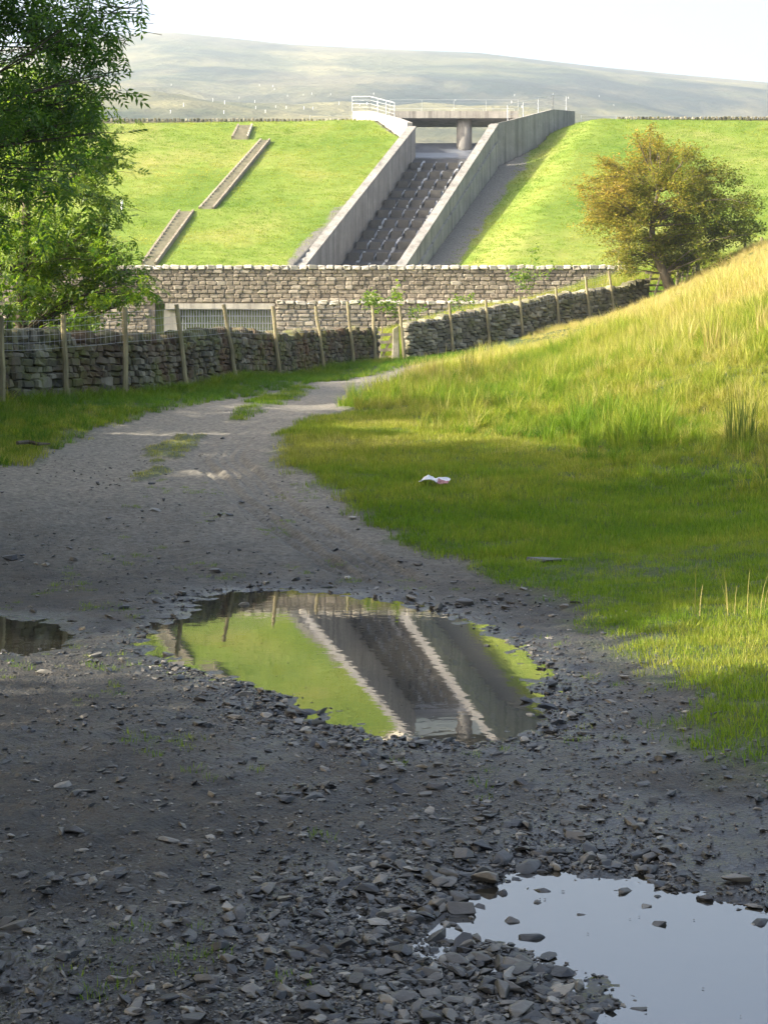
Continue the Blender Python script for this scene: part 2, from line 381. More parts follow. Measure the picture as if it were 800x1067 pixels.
def gp(px, py):
    D = F * CAMZ / (py - HY); return ((px - CX) / F * D, D)
PUD = {
 'big': [gp(*a) for a in [(142, 672), (155, 655), (190, 640), (200, 626), (225, 617), (300, 614), (360, 618), (410, 627), (455, 637), (480, 645), (500, 655), (530, 665),
         (545, 680), (560, 700), (567, 720), (565, 745), (560, 770), (520, 777), (450, 776), (385, 768), (330, 752), (295, 740), (290, 728), (265, 722), (225, 708), (200, 700), (165, 688)]],
 'left': [gp(*a) for a in [(-60, 642), (0, 643), (40, 644), (70, 650), (78, 660), (60, 672), (30, 680), (0, 683), (-60, 684)]],
 'near': [gp(*a) for a in [(425, 965), (470, 945), (520, 915), (560, 908), (620, 908), (680, 925), (740, 935), (800, 945), (860, 950), (900, 1000), (880, 1080), (800, 1100), (660, 1090),
          (600, 1060), (590, 1030), (560, 1010), (500, 990), (450, 980)]]}
def sdist(poly, x, y):
    """signed distance, positive outside"""
    p = np.array(poly); q = np.roll(p, -1, 0); d = np.full(x.shape, 1e9); ins = np.zeros(x.shape, bool)
    for (ax, ay), (bx, by) in zip(p, q):
        ex, ey = bx - ax, by - ay
        t = np.clip(((x - ax) * ex + (y - ay) * ey) / (ex * ex + ey * ey), 0, 1)
        d = np.minimum(d, np.hypot(x - ax - t * ex, y - ay - t * ey))
        c = ((ay > y) != (by > y)) & (x < (bx - ax) * (y - ay) / (by - ay + 1e-12) + ax); ins ^= c
    return np.where(ins, -d, d)
def pud_sd(x, y):
    m = (np.abs(x) < 8) & (y > 1) & (y < 17)
    out = np.full(x.shape, 20.0)
    xx, yy = x[m], y[m]
    if len(xx):
        s = np.minimum.reduce([sdist(p, xx, yy) for p in PUD.values()])
        s = s + 0.2 * fbm(xx * 3, yy * 1.6, 5, 4) + 0.13 * fbm(xx * 11, yy * 6, 8, 3)
        out[m] = s
    return out

LE = np.array([(-12, -5.4), (0, -5.3), (14, -5.2), (20, -5.0), (24.5, -4.6), (28, -3.6), (34.5, -2.3), (40, -1.45), (44, -0.5), (47, .8), (50, 2.4), (54, 4)])
RE = np.array([(-12, 2.2), (0, 2.0), (5, 1.8), (6.5, 1.63), (7, 1.49), (8.1, 1.47), (9.2, 1.38), (10.4, 1.56), (11.8, 1.48), (13, 1.05), (14.3, .71), (16.7, 0), (19.2, -.84),
               (21.8, -1.57), (23.6, -1.6), (27.5, -.9), (33, -.1), (38, 0.6), (42, 1.2), (46, 2.2), (50, 3.6), (54, 5)])
ISL = [(-2.15, 31.5, .34, 4.6), (-3.15, 23.0, .34, 1.3), (-3.1, 20.4, .2, .6)]
def grassness(x, y):
    l = np.interp(y, LE[:, 0], LE[:, 1]); r = np.interp(y, RE[:, 0], RE[:, 1])
    d = np.maximum(l - x, x - r)
    nz = (0.75 * fbm(x * 1.4, y * 1.0, 31, 4) + 0.55 * fbm(x * 6, y * 4, 33, 3)) * (1 - .55 * sstep(24, 32, y))
    g = sstep(-0.22, 0.4, d + nz)
    for cx, cyy, rx, ry in ISL:
        q = ((x - cx - 0.07 * (y - cyy)) / rx) ** 2 + ((y - cyy) / ry) ** 2
        g = np.maximum(g, sstep(1.25, 0.6, q + 2.6 * fbm(x * 5, y * 2.5, 40, 3)) * 0.8)
    g = np.where(y > 53, 1.0, g)
    return g
def toe(x, y): return sstep(-0.4, 1.6, 0.876 * (x - 2.8) + 0.48 * (y - 20.5) + 1.2 * fbm(x * .6, y * .5, 50, 3)) * (x > np.interp(y, RE[:, 0], RE[:, 1]) - .1)

def height(x, y, full=False):
    x = np.asarray(x, float); y = np.asarray(y, float)
    b = base_h(x, y); g = grassness(x, y); t = toe(x, y)
    near = sstep(30, 12, y)
    h = b + (0.10 * fbm(x * .7, y * .7, 1, 3) + 0.16 * fbm(x * 1.6, y * 1.3, 2, 3) * t) * sstep(10, 18, y + 6 * t)
    h = h + g * (0.035 + 0.06 * fbm(x * 2.5, y * 2.5, 3, 3))
    tr = 1 - g
    h = h + tr * near * (0.035 * fbm(x * 2.2, y * 1.5, 4, 3) + 0.035 * fbm(x * 8, y * 6, 6, 3) + 0.022 * fbm(x * 26, y * 26, 7, 2) + 0.03 * np.maximum(fbm(x * 4, y * 3, 9, 3), 0))
    # tyre ruts curving round the right edge of the track
    r = np.interp(y, RE[:, 0], RE[:, 1])
    for off in (0.5, 0.64, 0.78, 1.0, 1.14):
        u = (x - (r - off)) / 0.06
        u = u + 1.2 * fbm(y * .9, x * 0 + off, 72, 3); h = h - tr * (0.055 + .06 * fbm(x * 2, y * 3, 73, 2)) * np.exp(-u * u) * sstep(12.8, 14.5, y) * sstep(25, 20, y)
    sd = pud_sd(x, y)
    w = np.exp(-(np.maximum(sd, 0) / 0.7) ** 2)
    shore = 0.004 + 0.035 * np.maximum(sd, 0) + 0.05 * fbm(x * 10, y * 8, 61, 4)
    hh = np.where(sd > 0, h * (1 - w) + w * shore, 0.004 - 0.11 * np.minimum(-sd, .6) + 0.05 * fbm(x * 10, y * 8, 61, 4))
    flat = sstep(14.5, 12.5, y) * tr * (sd > 0)
    flat = flat * (sd > .38)
    hh = np.where(flat > 0.01, np.maximum(hh, 0.0015 + 0.02 * np.minimum(np.maximum(sd, 0), .5) + 0.006 * fbm(x * 20, y * 16, 62, 2)), hh)
    if full: return hh, g, sd, t
    return hh

def axis(segs):
    out = [segs[0][0]]
    for a, b, s0, s1 in segs:
        x = a
        while x < b - 1e-6:
            f = (x - a) / (b - a); x = min(b, x + s0 * (1 - f) + s1 * f); out.append(x)
    return np.array(out)
xs_pos = axis([(0, 2.4, .026, .026), (2.4, 10, .05, .12), (10, 30, .25, 1.2), (30, 150, 3, 20)])
xs = np.r_[-xs_pos[::-1][:-1], xs_pos]
ys = axis([(-60, 2.6, 4.0, .1), (2.6, 8, .022, .024), (8, 14.5, .03, .04), (14.5, 26, .05, .1), (26, 75.0, .13, .3)])
GX, GY = np.meshgrid(xs, ys)
GZ, GG, GS, GT = height(GX, GY, True)
nyy, nxx = GX.shape
idx = np.arange(nyy * nxx).reshape(nyy, nxx)
Q = np.stack([idx[:-1, :-1], idx[:-1, 1:], idx[1:, 1:], idx[1:, :-1]], -1).reshape(-1, 4)
V = np.stack([GX, GY, GZ], -1).reshape(-1, 3)
lq = np.interp(GY, LE[:, 0], LE[:, 1]); rq = np.interp(GY, RE[:, 0], RE[:, 1])
inside = (GX > lq - .15) & (GX < rq + .15) & (GY < 53)
fm = inside.ravel()[Q].all(1)
wet = np.clip(np.exp(-np.maximum(GS, 0) / 0.35) * 0.95 + 0.75 * sstep(9, 5, GY) * sstep(-.06, .16, fbm(GX * .9, GY * .7, 70, 3)) + 0.25 * sstep(14, 8, GY), 0, 1)
dust = sstep(11, 20, GY + 3 * fbm(GX * .8, GY * .4, 71, 3))
def submesh(name, mask):
    q = Q[mask]; u, inv = np.unique(q, return_inverse=True)
    me = np_mesh(name, V[u], inv.reshape(-1, 4), M['ground'], True,
                 attrs={'grass': GG.ravel()[u], 'wet': wet.ravel()[u] * (1 - GG.ravel()[u]), 'dust': dust.ravel()[u]})
    return link(name, me)
track = tag(submesh("track", fm), kind="structure")
ground = tag(submesh("ground", ~fm), kind="structure")

# puddles: a level sheet of water, cut a little wider than the hollow it lies in
for nm, poly in PUD.items():
    p = np.array(poly); c = p.mean(0)
    d = p - c; p2 = c + d * (1 + 0.4 / np.linalg.norm(d, axis=1))[:, None]
    me = np_mesh("puddle", np.c_[np.r_[[c], p2], np.zeros(len(p2) + 1)],
                 np.array([[0, 1 + (i + 1) % len(p2), 1 + i] for i in range(len(p2))]), M['puddle'])
    me.flip_normals() if me.polygons[0].normal.z < 0 else None
    tag(link("puddle", me), kind="structure")

# ------------------------------------------------------------------ dam embankment, hill, reservoir
def dplane(y): return 8.4 + 0.4917 * (np.asarray(y, float) - 76.0)
def dD(py): return 30.57 / (.4917 - (HY - py) / F)          # distance at which a view line meets the dam face
def dpt(px, py, lift=0.0):
    D = dD(py); return np.array([(px - CX) / F * D, D, dplane(D) + lift])
SL = 0.322                                                    # plan slant of the spillway (x per y)
def lw(y): return -4.33 + SL * (y - 77.0)                     # outer edge of the left spillway wall
def rw(y): return lw(y) + 5.42                                # outer edge of the right spillway wall
def wtop(y): return 8.77 + .563 * (y - 77.0)                  # top of both walls
def cfloor(y): return 16.95 - .6 * (95.0 - y)
def dam_h(x, y):
    zc = 20.0 + 0.45 * np.exp(-((x - 5) / 13.0) ** 2) + 0.25 * sstep(8, 14, x)
    z = np.minimum(dplane(y), zc)
    z = z + 0.10 * fbm(x * .35, y * .5, 80, 3) + 0.12 * np.exp(-((y - 83.7) / .7) ** 2) * (x < 3)
    dx = x - rw(y)
    tr = 1.45 * sstep(5.6, 1.2, dx) * sstep(-.6, -.1, dx) * sstep(104, 99, y)
    z = z - tr
    chan = (x > lw(y) + .1) & (dx < -.1) & (y < 96)
    z = np.where(chan, cfloor(y) - 1.0, z)
    wg = (y >= 95) & (x > -1.5 - 0.42 * (y - 103)) & (x < 6.9 + .75 * (y - 95.5))
    z = np.where(y > 104.5, np.maximum(20.2 - .45 * (y - 104.5), 12), z)
    wg = wg | ((y > 103) & (x > -1) & (x < 12))
    z = np.where(wg, 15.0, z)
    return z
dxs = np.r_[-140, -100, -70, -45, -32, np.arange(-26, 30, .2), 32, 38, 48, 70, 100, 140]
dys = np.r_[np.arange(70, 105, .2), np.arange(105, 125, 2)]
DX, DY = np.meshgrid(dxs, dys); DZ = dam_h(DX, DY)
wallx = DX < 11.55
DZ = np.where((DY < 75.5) & wallx, np.minimum(DZ, 3.0), DZ)
di = np.arange(DX.size).reshape(DX.shape)
DQ = np.stack([di[:-1, :-1], di[:-1, 1:], di[1:, 1:], di[1:, :-1]], -1).reshape(-1, 4)
dd = DX - rw(DY)
grav = np.maximum(sstep(2.3, 0.9, dd + .9 * fbm(DX * .8, DY * .4, 83, 2)) * (dd > -.5), 0) * sstep(101, 96, DY)
dl = lw(DY) - DX
grav = np.maximum(grav, sstep(1.3, .2, dl + 1.0 * fbm(DX, DY * .5, 81, 3)) * (dl > -.4) * sstep(95, 80, DY) * .75)
grav = np.maximum(grav, sstep(.7, .1, np.abs(DX + 1.5 + 0.42 * (DY - 103)) + .5 * fbm(DX, DY, 82, 2)) * (DY > 94) * .6)
keep = ~((DY.ravel()[DQ] < 75.6) & (DX.ravel()[DQ] < 11.55)).all(1)
dam = tag(link("dam_embankment", np_mesh("dam_embankment", np.stack([DX, DY, DZ], -1).reshape(-1, 3), DQ[keep], M['damgrass'], True,
          attrs={'gravel': grav.ravel()})), kind="structure")

SKX = [-900, -400, 0, 100, 150, 185, 300, 400, 500, 620, 700, 800, 1100, 1700]
SKY_ = [150, 90, 50, 38, 33, 33, 45, 50, 54, 68, 76, 85, 110, 160]
def hill_h(x, y):
    px = CX + F * x / np.maximum(y, 100)
    top = 425.0 - np.interp(px, SKX, SKY_)
    t = np.clip((y - 230) / (1600 - 230), 0, 1)
    t = t + 0.05 * np.sin(t * 9 + x * .002) * t * (1 - t) * 2
    z = 8 + (top - 8) * (t ** 1.06)
    z = np.where(y > 1600, top - (y - 1600) * .25, z)
    am = np.clip((y - 250) / 500, 0, 1) * np.clip((1600 - y) / 900, 0.03, 1)
    return z + am * (60 * fbm(x * .0032 + y * .0016, y * .0020, 90, 5) + 14 * fbm(x * .02, y * .02, 91, 3))
hx = np.linspace(-1500, 1500, 230); hy = np.linspace(190, 2100, 240)
HXg, HYg = np.meshgrid(hx, hy); hi = np.arange(HXg.size).reshape(HXg.shape)
HZ = hill_h(HXg, HYg)
tag(link("hill", np_mesh("hill", np.stack([HXg, HYg, HZ], -1).reshape(-1, 3),
    np.stack([hi[:-1, :-1], hi[:-1, 1:], hi[1:, 1:], hi[1:, :-1]], -1).reshape(-1, 4), M['hill'], True)), kind="structure")
mb = MB(); mb.add([[-1500, 106, 17.6], [1500, 106, 17.6], [1500, 420, 17.6], [-1500, 420, 17.6]], [[0, 1, 2, 3]])
tag(mb.build("reservoir_water", M['reservoir']), kind="structure")

# ------------------------------------------------------------------ spillway
root = tag(empty("spillway", (float(lw(86)) + 2.7, 86, float(cfloor(86)))), "concrete spillway chute with tall sloping side walls cut into the dam face", "spillway")
def slant_wall(f, y0, y1, w, ztop, zbot):
    mb = MB(); a, b = f(y0), f(y1)
    mb.hexa([[a, y0, zbot(y0)], [a + w, y0, zbot(y0)], [b + w, y1, zbot(y1)], [b, y1, zbot(y1)],
             [a, y0, ztop(y0)], [a + w, y0, ztop(y0)], [b + w, y1, ztop(y1)], [b, y1, ztop(y1)]]); return mb
below = lambda y: cfloor(y) - 1.3
lwall = slant_wall(lw, 75.62, 95.2, .42, lambda y: wtop(y) - .16, below).build("side_wall", M['concrete'], root)
slant_wall(lambda y: lw(y) - .05, 75.62, 95.25, .50, wtop, lambda y: wtop(y) - .157).build("wall_cap", M['concrete'], lwall)
rwall = slant_wall(lambda y: rw(y) - .42, 75.62, 95.6, .42, lambda y: wtop(y) - .16, below).build("side_wall", M['concrete'], root)
slant_wall(lambda y: rw(y) - .46, 75.62, 95.65, .50, wtop, lambda y: wtop(y) - .157).build("wall_cap", M['concrete'], rwall)
# ledge half-way down the outer face of the right wall
slant_wall(lambda y: rw(y) + .002, 75.7, 95.2, .10, lambda y: wtop(y) - .95, lambda y: wtop(y) - 2.6).build("buttress_strip", M['concrete'], rwall)
# chute floor in a long slope, the smooth upper apron above it
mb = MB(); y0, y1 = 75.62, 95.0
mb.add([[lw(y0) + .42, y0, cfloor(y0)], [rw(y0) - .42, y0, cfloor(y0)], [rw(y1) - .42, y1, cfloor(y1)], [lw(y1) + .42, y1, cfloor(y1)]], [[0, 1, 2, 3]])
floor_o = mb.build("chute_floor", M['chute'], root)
ap = MB(); wz = CAMZ + 275 / F * 102
ym, zm = 101.0, 18.35; xl_, xr_ = lw(95) + .4, rw(95) - .4
ap.hexa([[xl_, 95.0, 15.0], [xr_, 95.0, 15.0], [9.2, ym, 15], [.5, ym, 15], [xl_, 95.0, cfloor(95) + .1], [xr_, 95.0, cfloor(95) + .1], [9.2, ym, zm], [.5, ym, zm]])
ap.hexa([[.5, ym + .002, 15], [9.2, ym + .002, 15], [10.0, 102.8, 15], [.4, 102.8, 15], [.5, ym + .002, zm], [9.2, ym + .002, zm], [10.0, 102.6, 19.25], [.4, 102.6, 19.25]])
ap.build("weir_apron", M['apron'], root)
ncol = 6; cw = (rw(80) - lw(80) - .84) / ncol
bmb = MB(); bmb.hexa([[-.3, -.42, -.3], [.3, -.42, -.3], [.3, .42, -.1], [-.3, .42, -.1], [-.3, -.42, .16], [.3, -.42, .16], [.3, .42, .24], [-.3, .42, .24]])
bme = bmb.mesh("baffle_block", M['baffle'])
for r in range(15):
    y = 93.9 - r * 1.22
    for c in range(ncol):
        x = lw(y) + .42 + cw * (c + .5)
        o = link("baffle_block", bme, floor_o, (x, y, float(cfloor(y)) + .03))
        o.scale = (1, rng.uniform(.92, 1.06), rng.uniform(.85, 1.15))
st = MB()
for c in range(1, ncol):
    for r in range(15):
        y = 93.9 - r * 1.22; x = lw(y) + .42 + cw * c; w = rng.uniform(.03, .09)
        L_ = rng.uniform(.35, .6); ya, yb = y - L_, y + L_; zz = rng.uniform(.02, .16)
        xa, xb = x + SL * (ya - y), x + SL * (yb - y)
        st.hexa([[xa - w, ya, cfloor(ya) - .2], [xa + w, ya, cfloor(ya) - .2], [xb + w * .7, yb, cfloor(yb) - .2], [xb - w * .7, yb, cfloor(yb) - .2],
                 [xa - w, ya, cfloor(ya) + zz], [xa + w, ya, cfloor(ya) + zz], [xb + w * .7, yb, cfloor(yb) + zz], [xb - w * .7, yb, cfloor(yb) + zz]])
so = st.build("lime_streaks", M['lime'], floor_o); so["kind"] = "stuff"
# wing walls flaring out to the crest
def wall_poly(pts, w, zb, name, m, parent):
    """pts: list of (x, y, ztop); zb: list of bottoms; thickness w away from the camera"""
    mb = MB()
    for (a, b), (za, zc) in zip(zip(pts[:-1], pts[1:]), zip(zb[:-1], zb[1:])):
        d = np.array([b[0] - a[0], b[1] - a[1]]); d /= np.linalg.norm(d); n = np.array([-d[1], d[0]])
        if n[1] < 0: n = -n
        n = n * w
        c = [[a[0], a[1], za], [b[0], b[1], zc], [b[0] + n[0], b[1] + n[1], zc], [a[0] + n[0], a[1] + n[1], za],
             [a[0], a[1], a[2]], [b[0], b[1], b[2]], [b[0] + n[0], b[1] + n[1], b[2]], [a[0] + n[0], a[1] + n[1], a[2]]]
        mb.hexa(c)
    return mb.build(name, m, parent)
LWp = [P(424, 127, 95.3), P(410.5, 122, 98), P(385, 115, 101.5), P(367, 115.5, 103.2)]
RWp = [P(513, 129, 95.8), P(535, 124, 97.2), P(576, 113.5, 101.2), P(599, 115.5, 104)]
wall_poly(LWp, .35, [16] * 4, "wing_wall", M['concrete_pale'], root)  # paler concrete puts the sunlight on this wing into its colour
wall_poly(RWp, .35, [15.5] * 4, "wing_wall", M['concrete'], root)

# footbridge
br = tag(empty("footbridge", (4.7, 102.8, 19.0)), "flat concrete footbridge on a single pier across the top of the spillway", "bridge")
x0, x1 = P(406, 115, 101)[0], P(540, 115, 101)[0]; zt = P(0, 115.3, 101)[2]; zb = P(0, 122.6, 101)[2]
mb = MB(); mb.box(x0, x1, 101.2, 104.4, zb + .02, zt - .002); mb.build("deck", M['concrete'], br)
mb = MB(); mb.box(x0, x1, 101.0, 101.197, zb, zt); mb.build("fascia", M['concrete_pale'], br)
mb = MB(); xa, xb = P(475.5, 0, 102)[0], P(491.5, 0, 102)[0]
cxp = (xa + xb) / 2; a = np.linspace(0, 2 * np.pi, 20, endpoint=False)
mb.tube([[cxp, 101.85, 17.6], [cxp, 101.85, zb + .02]], (xb - xa) / 2, 20); mb.build("pier", M['concrete'], br, True)
def railing(pts, h, step, rad, parent, nbar=3):
    mb = MB(); pts = [np.asarray(p, float) for p in pts]
    for a, b in zip(pts[:-1], pts[1:]):
        n = max(1, int(round(np.linalg.norm(b - a) / step)))
        for k in range(n + 1):
            p = a + (b - a) * k / n; mb.tube([p - [0, 0, .05], p + [0, 0, h]], rad, 5)
        for j in range(1, nbar + 1):
            z = np.array([0, 0, h * j / nbar]); mb.tube([a + z, b + z], rad * (.8 if j == nbar else .35), 5)
    return mb.build("railing", M['railing'], parent)
off = np.array([0, .15, 0])
railing([P(367, 114.5, 103.3) + off, P(385, 114.5, 101.6) + off, P(411, 121.5, 98.1) + off], .95, 1.5, .024, root, 4)
railing([P(529, 124.5, 97.0) + off, P(576, 113, 101.4) + off, P(590, 114, 103.2) + off], .95, 1.9, .022, root, 3)
railing([[x0, 101.3, zt], [x1, 101.3, zt]], .8, 2.2, .009, br, 4)
railing([[x0, 104.3, zt], [x1, 104.3, zt]], .8, 2.2, .009, br, 4)
# low netting fences along the crest
def crest_fence(xa, xb, label):
    r = tag(empty("crest_fence", ((xa + xb) / 2, 103.5, 20.3)), label, "fence")
    mb = MB(); n = int(abs(xb - xa) / 2.2)
    za = 20.35
    for k in range(n + 1):
        x = xa + (xb - xa) * k / n
        p = MB().tube([[x, 103.6, za - .2], [x, 103.6, za + .95]], .012, 5); p.build("post", M['railing'], r)
    for z in (.25, .5, .75, .92): mb.tube([[xa, 103.6, za + z], [xb, 103.6, za + z]], .004, 4)
    mb.build("wire", M['railing'], r)
crest_fence(-5.0, -2.2, "thin wire fence on the dam crest left of the footbridge")
crest_fence(13.3, 18.0, "thin wire fence on the dam crest right of the footbridge")

# parapet walls along the crest
stone_tmpl = []
def make_stone_templates(n, kind):
    out = []
    for k in range(n):
        r = np.random.default_rng(100 + k + (50 if kind == 'angular' else 0))
        bm = bmesh.new()
        if kind in ('angular', 'worn'):
            for _ in range(11 if kind == 'angular' else 13):
                v = r.normal(size=3); v /= np.linalg.norm(v); v *= r.uniform(.8, 1.0); bm.verts.new(v * np.array([.5, .5 * r.uniform(.6, 1), .5]))
            bmesh.ops.convex_hull(bm, input=bm.verts)
            bmesh.ops.delete(bm, geom=[v for v in bm.verts if not v.link_faces], context='VERTS')
            if kind == 'worn': bmesh.ops.bevel(bm, geom=list(bm.edges), offset=.035, segments=1, affect='EDGES', clamp_overlap=True)
        else:
            bmesh.ops.create_cube(bm, size=1.0)
            bmesh.ops.bevel(bm, geom=list(bm.edges), offset=.16, segments=1, affect='EDGES', profile=.6)
            for v in bm.verts: v.co += Vector(r.normal(size=3) * .045)
        bmesh.ops.triangulate(bm, faces=bm.faces)
        bm.verts.index_update()
        Vv = np.array([v.co[:] for v in bm.verts]); Tt = np.array([[v.index for v in f.verts] for f in bm.faces]); bm.free()
        out.append((Vv, Tt))
    return out
T_ANG = make_stone_templates(14, 'angular'); T_BIG = make_stone_templates(14, 'worn'); T_BLK = make_stone_templates(10, 'block')
def rotz(a):
    c, s = np.cos(a), np.sin(a); z = np.zeros_like(c); o = np.ones_like(c)
    return np.stack([np.stack([c, -s, z], -1), np.stack([s, c, z], -1), np.stack([z, z, o], -1)], -2)
def rand_tilt(n, amt, r=rng):
    ax = r.normal(size=(n, 3)); ax[:, 2] *= .2; ax /= np.linalg.norm(ax, axis=1)[:, None]; an = r.normal(size=n) * amt
    K = np.zeros((n, 3, 3)); K[:, 0, 1] = -ax[:, 2]; K[:, 0, 2] = ax[:, 1]; K[:, 1, 0] = ax[:, 2]; K[:, 1, 2] = -ax[:, 0]; K[:, 2, 0] = -ax[:, 1]; K[:, 2, 1] = ax[:, 0]
    return np.eye(3) + np.sin(an)[:, None, None] * K + (1 - np.cos(an))[:, None, None] * (K @ K)
def joined(name, tm, which, locs, R, S, m, parent=None):
    Vs = []; Ts = []; n = 0
    for k, (v, t) in enumerate(tm):
        s = np.where(which == k)[0]
        if not len(s): continue
        vv = (v[None] * S[s][:, None, :]) @ np.swapaxes(R[s], 1, 2) + locs[s][:, None, :]
        Ts.append((t[None] + (np.arange(len(s)) * len(v))[:, None, None] + n).reshape(-1, 3)); Vs.append(vv.reshape(-1, 3)); n += len(s) * len(v)
    o = link(name, np_mesh(name, np.concatenate(Vs), np.concatenate(Ts), m), parent); o["kind"] = "stuff"; return o
def tmpl_meshes(tm, m, name): return [np_mesh(name, v, t, m) for v, t in tm]

for (xa, xb, z0, lab) in ((-40, -1.9, 20.38, "low dark parapet wall topped with upright stones along the crest left of the bridge"),
                          (15.5, 45, 20.5, "low parapet wall topped with upright stones along the crest behind the hawthorn tree")):
    r = tag(empty("parapet_wall", ((xa + xb) / 2, 102.0, z0)), lab, "wall")
    mb = MB(); mb.box(xa, xb, 101.9, 102.25, z0 - .6, z0 + .22); mb.build("wall_body", M['drystone_pale'], r)
    xx = np.arange(xa + .1, xb, .26); n = len(xx)
    joined("coping_stones", T_BLK, rng.integers(0, 10, n), np.c_[xx, np.full(n, 102.05), np.full(n, z0 + .28)], np.repeat(np.eye(3)[None], n, 0),
           np.c_[rng.uniform(.16, .22, n), np.full(n, .36), rng.uniform(.18, .3, n)], M['drystone_pale'], r)

# ------------------------------------------------------------------ stairs up the dam face
def stairs(lb, lt, rb, rt, label):
    pl0, pl1, pr0, pr1 = dpt(*lb), dpt(*lt), dpt(*rb), dpt(*rt)
    r = tag(empty("stone_stairs", tuple((pl0 + pr0) / 2)), label, "stairs")
    for a, b in ((pl0, pl1), (pr0, pr1)):
        mb = MB(); mb.bar(a + [0, 0, .10], b + [0, 0, .10], .12, .24); mb.build("kerb", M['damblock'], r)
    n = int((pl1[1] - pl0[1]) / .42); tr = MB()
    for k in range(n):
        f0, f1 = k / n, (k + 1) / n
        a, b = pl0 + (pl1 - pl0) * f0, pr0 + (pr1 - pr0) * f0; c, d = pl0 + (pl1 - pl0) * f1, pr0 + (pr1 - pr0) * f1
        zb_, zt_ = a[2] - .2, c[2] + .06
        tr.hexa([[a[0], a[1], zb_], [b[0], b[1], zb_], [d[0], d[1] + .03, zb_], [c[0], c[1] + .03, zb_], [a[0], a[1], zt_], [b[0], b[1], zt_], [d[0], d[1] + .03, zt_], [c[0], c[1] + .03, zt_]])
    o = tr.build("treads", M['tread'], r); o["kind"] = "stuff"
stairs((148.5, 277), (187, 222), (162, 277), (201.6, 222), "lowest flight of stone stairs on the dam rising from the retaining wall")
stairs((208, 219.5), (272, 147.5), (222, 219.5), (281, 147.5), "long middle flight of stone stairs up the green dam face")
stairs((242, 145), (248.5, 132), (257.5, 145), (262.5, 132), "short top flight of stone stairs just below the dam crest")
mp = dpt(127, 222); mb = MB(); mb.tube([mp - [0, 0, .2], mp + [0, 0, .75]], .07, 8)
tag(mb.build("marker_post", M['guard']), "small white marker post on the dam grass left of the stairs", "post")

# ------------------------------------------------------------------ retaining wall at the foot of the dam
rt_ = tag(empty("retaining_wall", (-5, 75, 4.5)), "long coursed stone retaining wall with pale coping at the foot of the dam", "wall")
WX0, WX1, WT = -30.0, 11.5, P(0, 277, 75)[2]
OX0, OX1, OZ = -11.2, -5.35, P(0, 316, 75)[2]
mb = MB(); mb.box(WX0, OX0, 75.06, 75.6, 2.5, WT - .18); mb.box(OX1, WX1, 75.06, 75.6, 2.5, WT - .18); mb.box(OX0, OX1, 75.06, 75.6, OZ, WT - .18)
mb.build("wall_core", M['mortar'], rt_)
mb = MB(); mb.box(OX0 - .3, OX1 + .3, 76.8, 77.0, 2.5, OZ + .3); mb.box(OX0 - .2, OX0 - .002, 75.604, 76.8, 2.5, OZ); mb.box(OX1 + .002, OX1 + .2, 75.604, 76.8, 2.5, OZ); mb.box(OX0, OX1, 75.604, 76.8, OZ + .002, OZ + .2)
mb.build("culvert_chamber", M['dark'], rt_)
JX0, JX1 = P(170, 0, 75)[0], P(187, 0, 75)[0]
mb = MB(); mb.box(JX0, JX1, 75.25, 75.7, 2.5, OZ - .3); mb.build("jamb", M['concrete_pale'], rt_)
mb = MB(); mb.box(P(172, 0, 75)[0], OX1 + .02, 74.96, 75.5, P(0, 322, 75)[2], OZ + .0); mb.build("lintel", M['concrete_pale'], rt_)
mb = MB(); gz0, gz1 = 3.6, P(0, 322, 75)[2]
for x in np.arange(JX1, OX1, .135): mb.box(x - .02, x + .02, 75.2, 75.23, gz0, gz1)
for z in np.arange(gz0 + .3, gz1, .36): mb.box(JX1, OX1, 75.232, 75.25, z - .015, z + .015)
g_ = mb.build("grille", M['wire'], rt_); g_["kind"] = "stuff"
loc, S = [], []
z = WT - .18
while z > 3.6:
    h = rng.uniform(.13, .22); z -= h; x = WX0
    while x < WX1:
        w = rng.uniform(.2, .55)
        if x + w > WX1: w = WX1 - x + .02
        if not (x + w > OX0 - .05 and x < OX1 + .05 and z < OZ + .01):
            loc.append((x + w / 2, 75.07 + rng.uniform(-.035, .03), z + h / 2)); S.append((w - .018, .15, h - .016))
        x += w
loc = np.array(loc); S = np.array(S); n = len(loc)
joined("wall_blocks", T_BLK, rng.integers(0, 10, n), loc, rand_tilt(n, .02), S * [1.03, 1, 1.03], M['damblock'], rt_)
cm = tmpl_meshes(T_BLK, M['coping'], "coping_stone")
x = -20.0
while x < WX1 + .1:
    w = rng.uniform(.36, .52); o = link("coping_stone", cm[int(rng.integers(10))], rt_, (x + w / 2, 75.25, WT - .07 + rng.uniform(-.015, .02)))
    o.scale = (w * .97, .66, .24); o.rotation_euler = (rng.normal() * .02, rng.normal() * .03, rng.normal() * .03); x += w
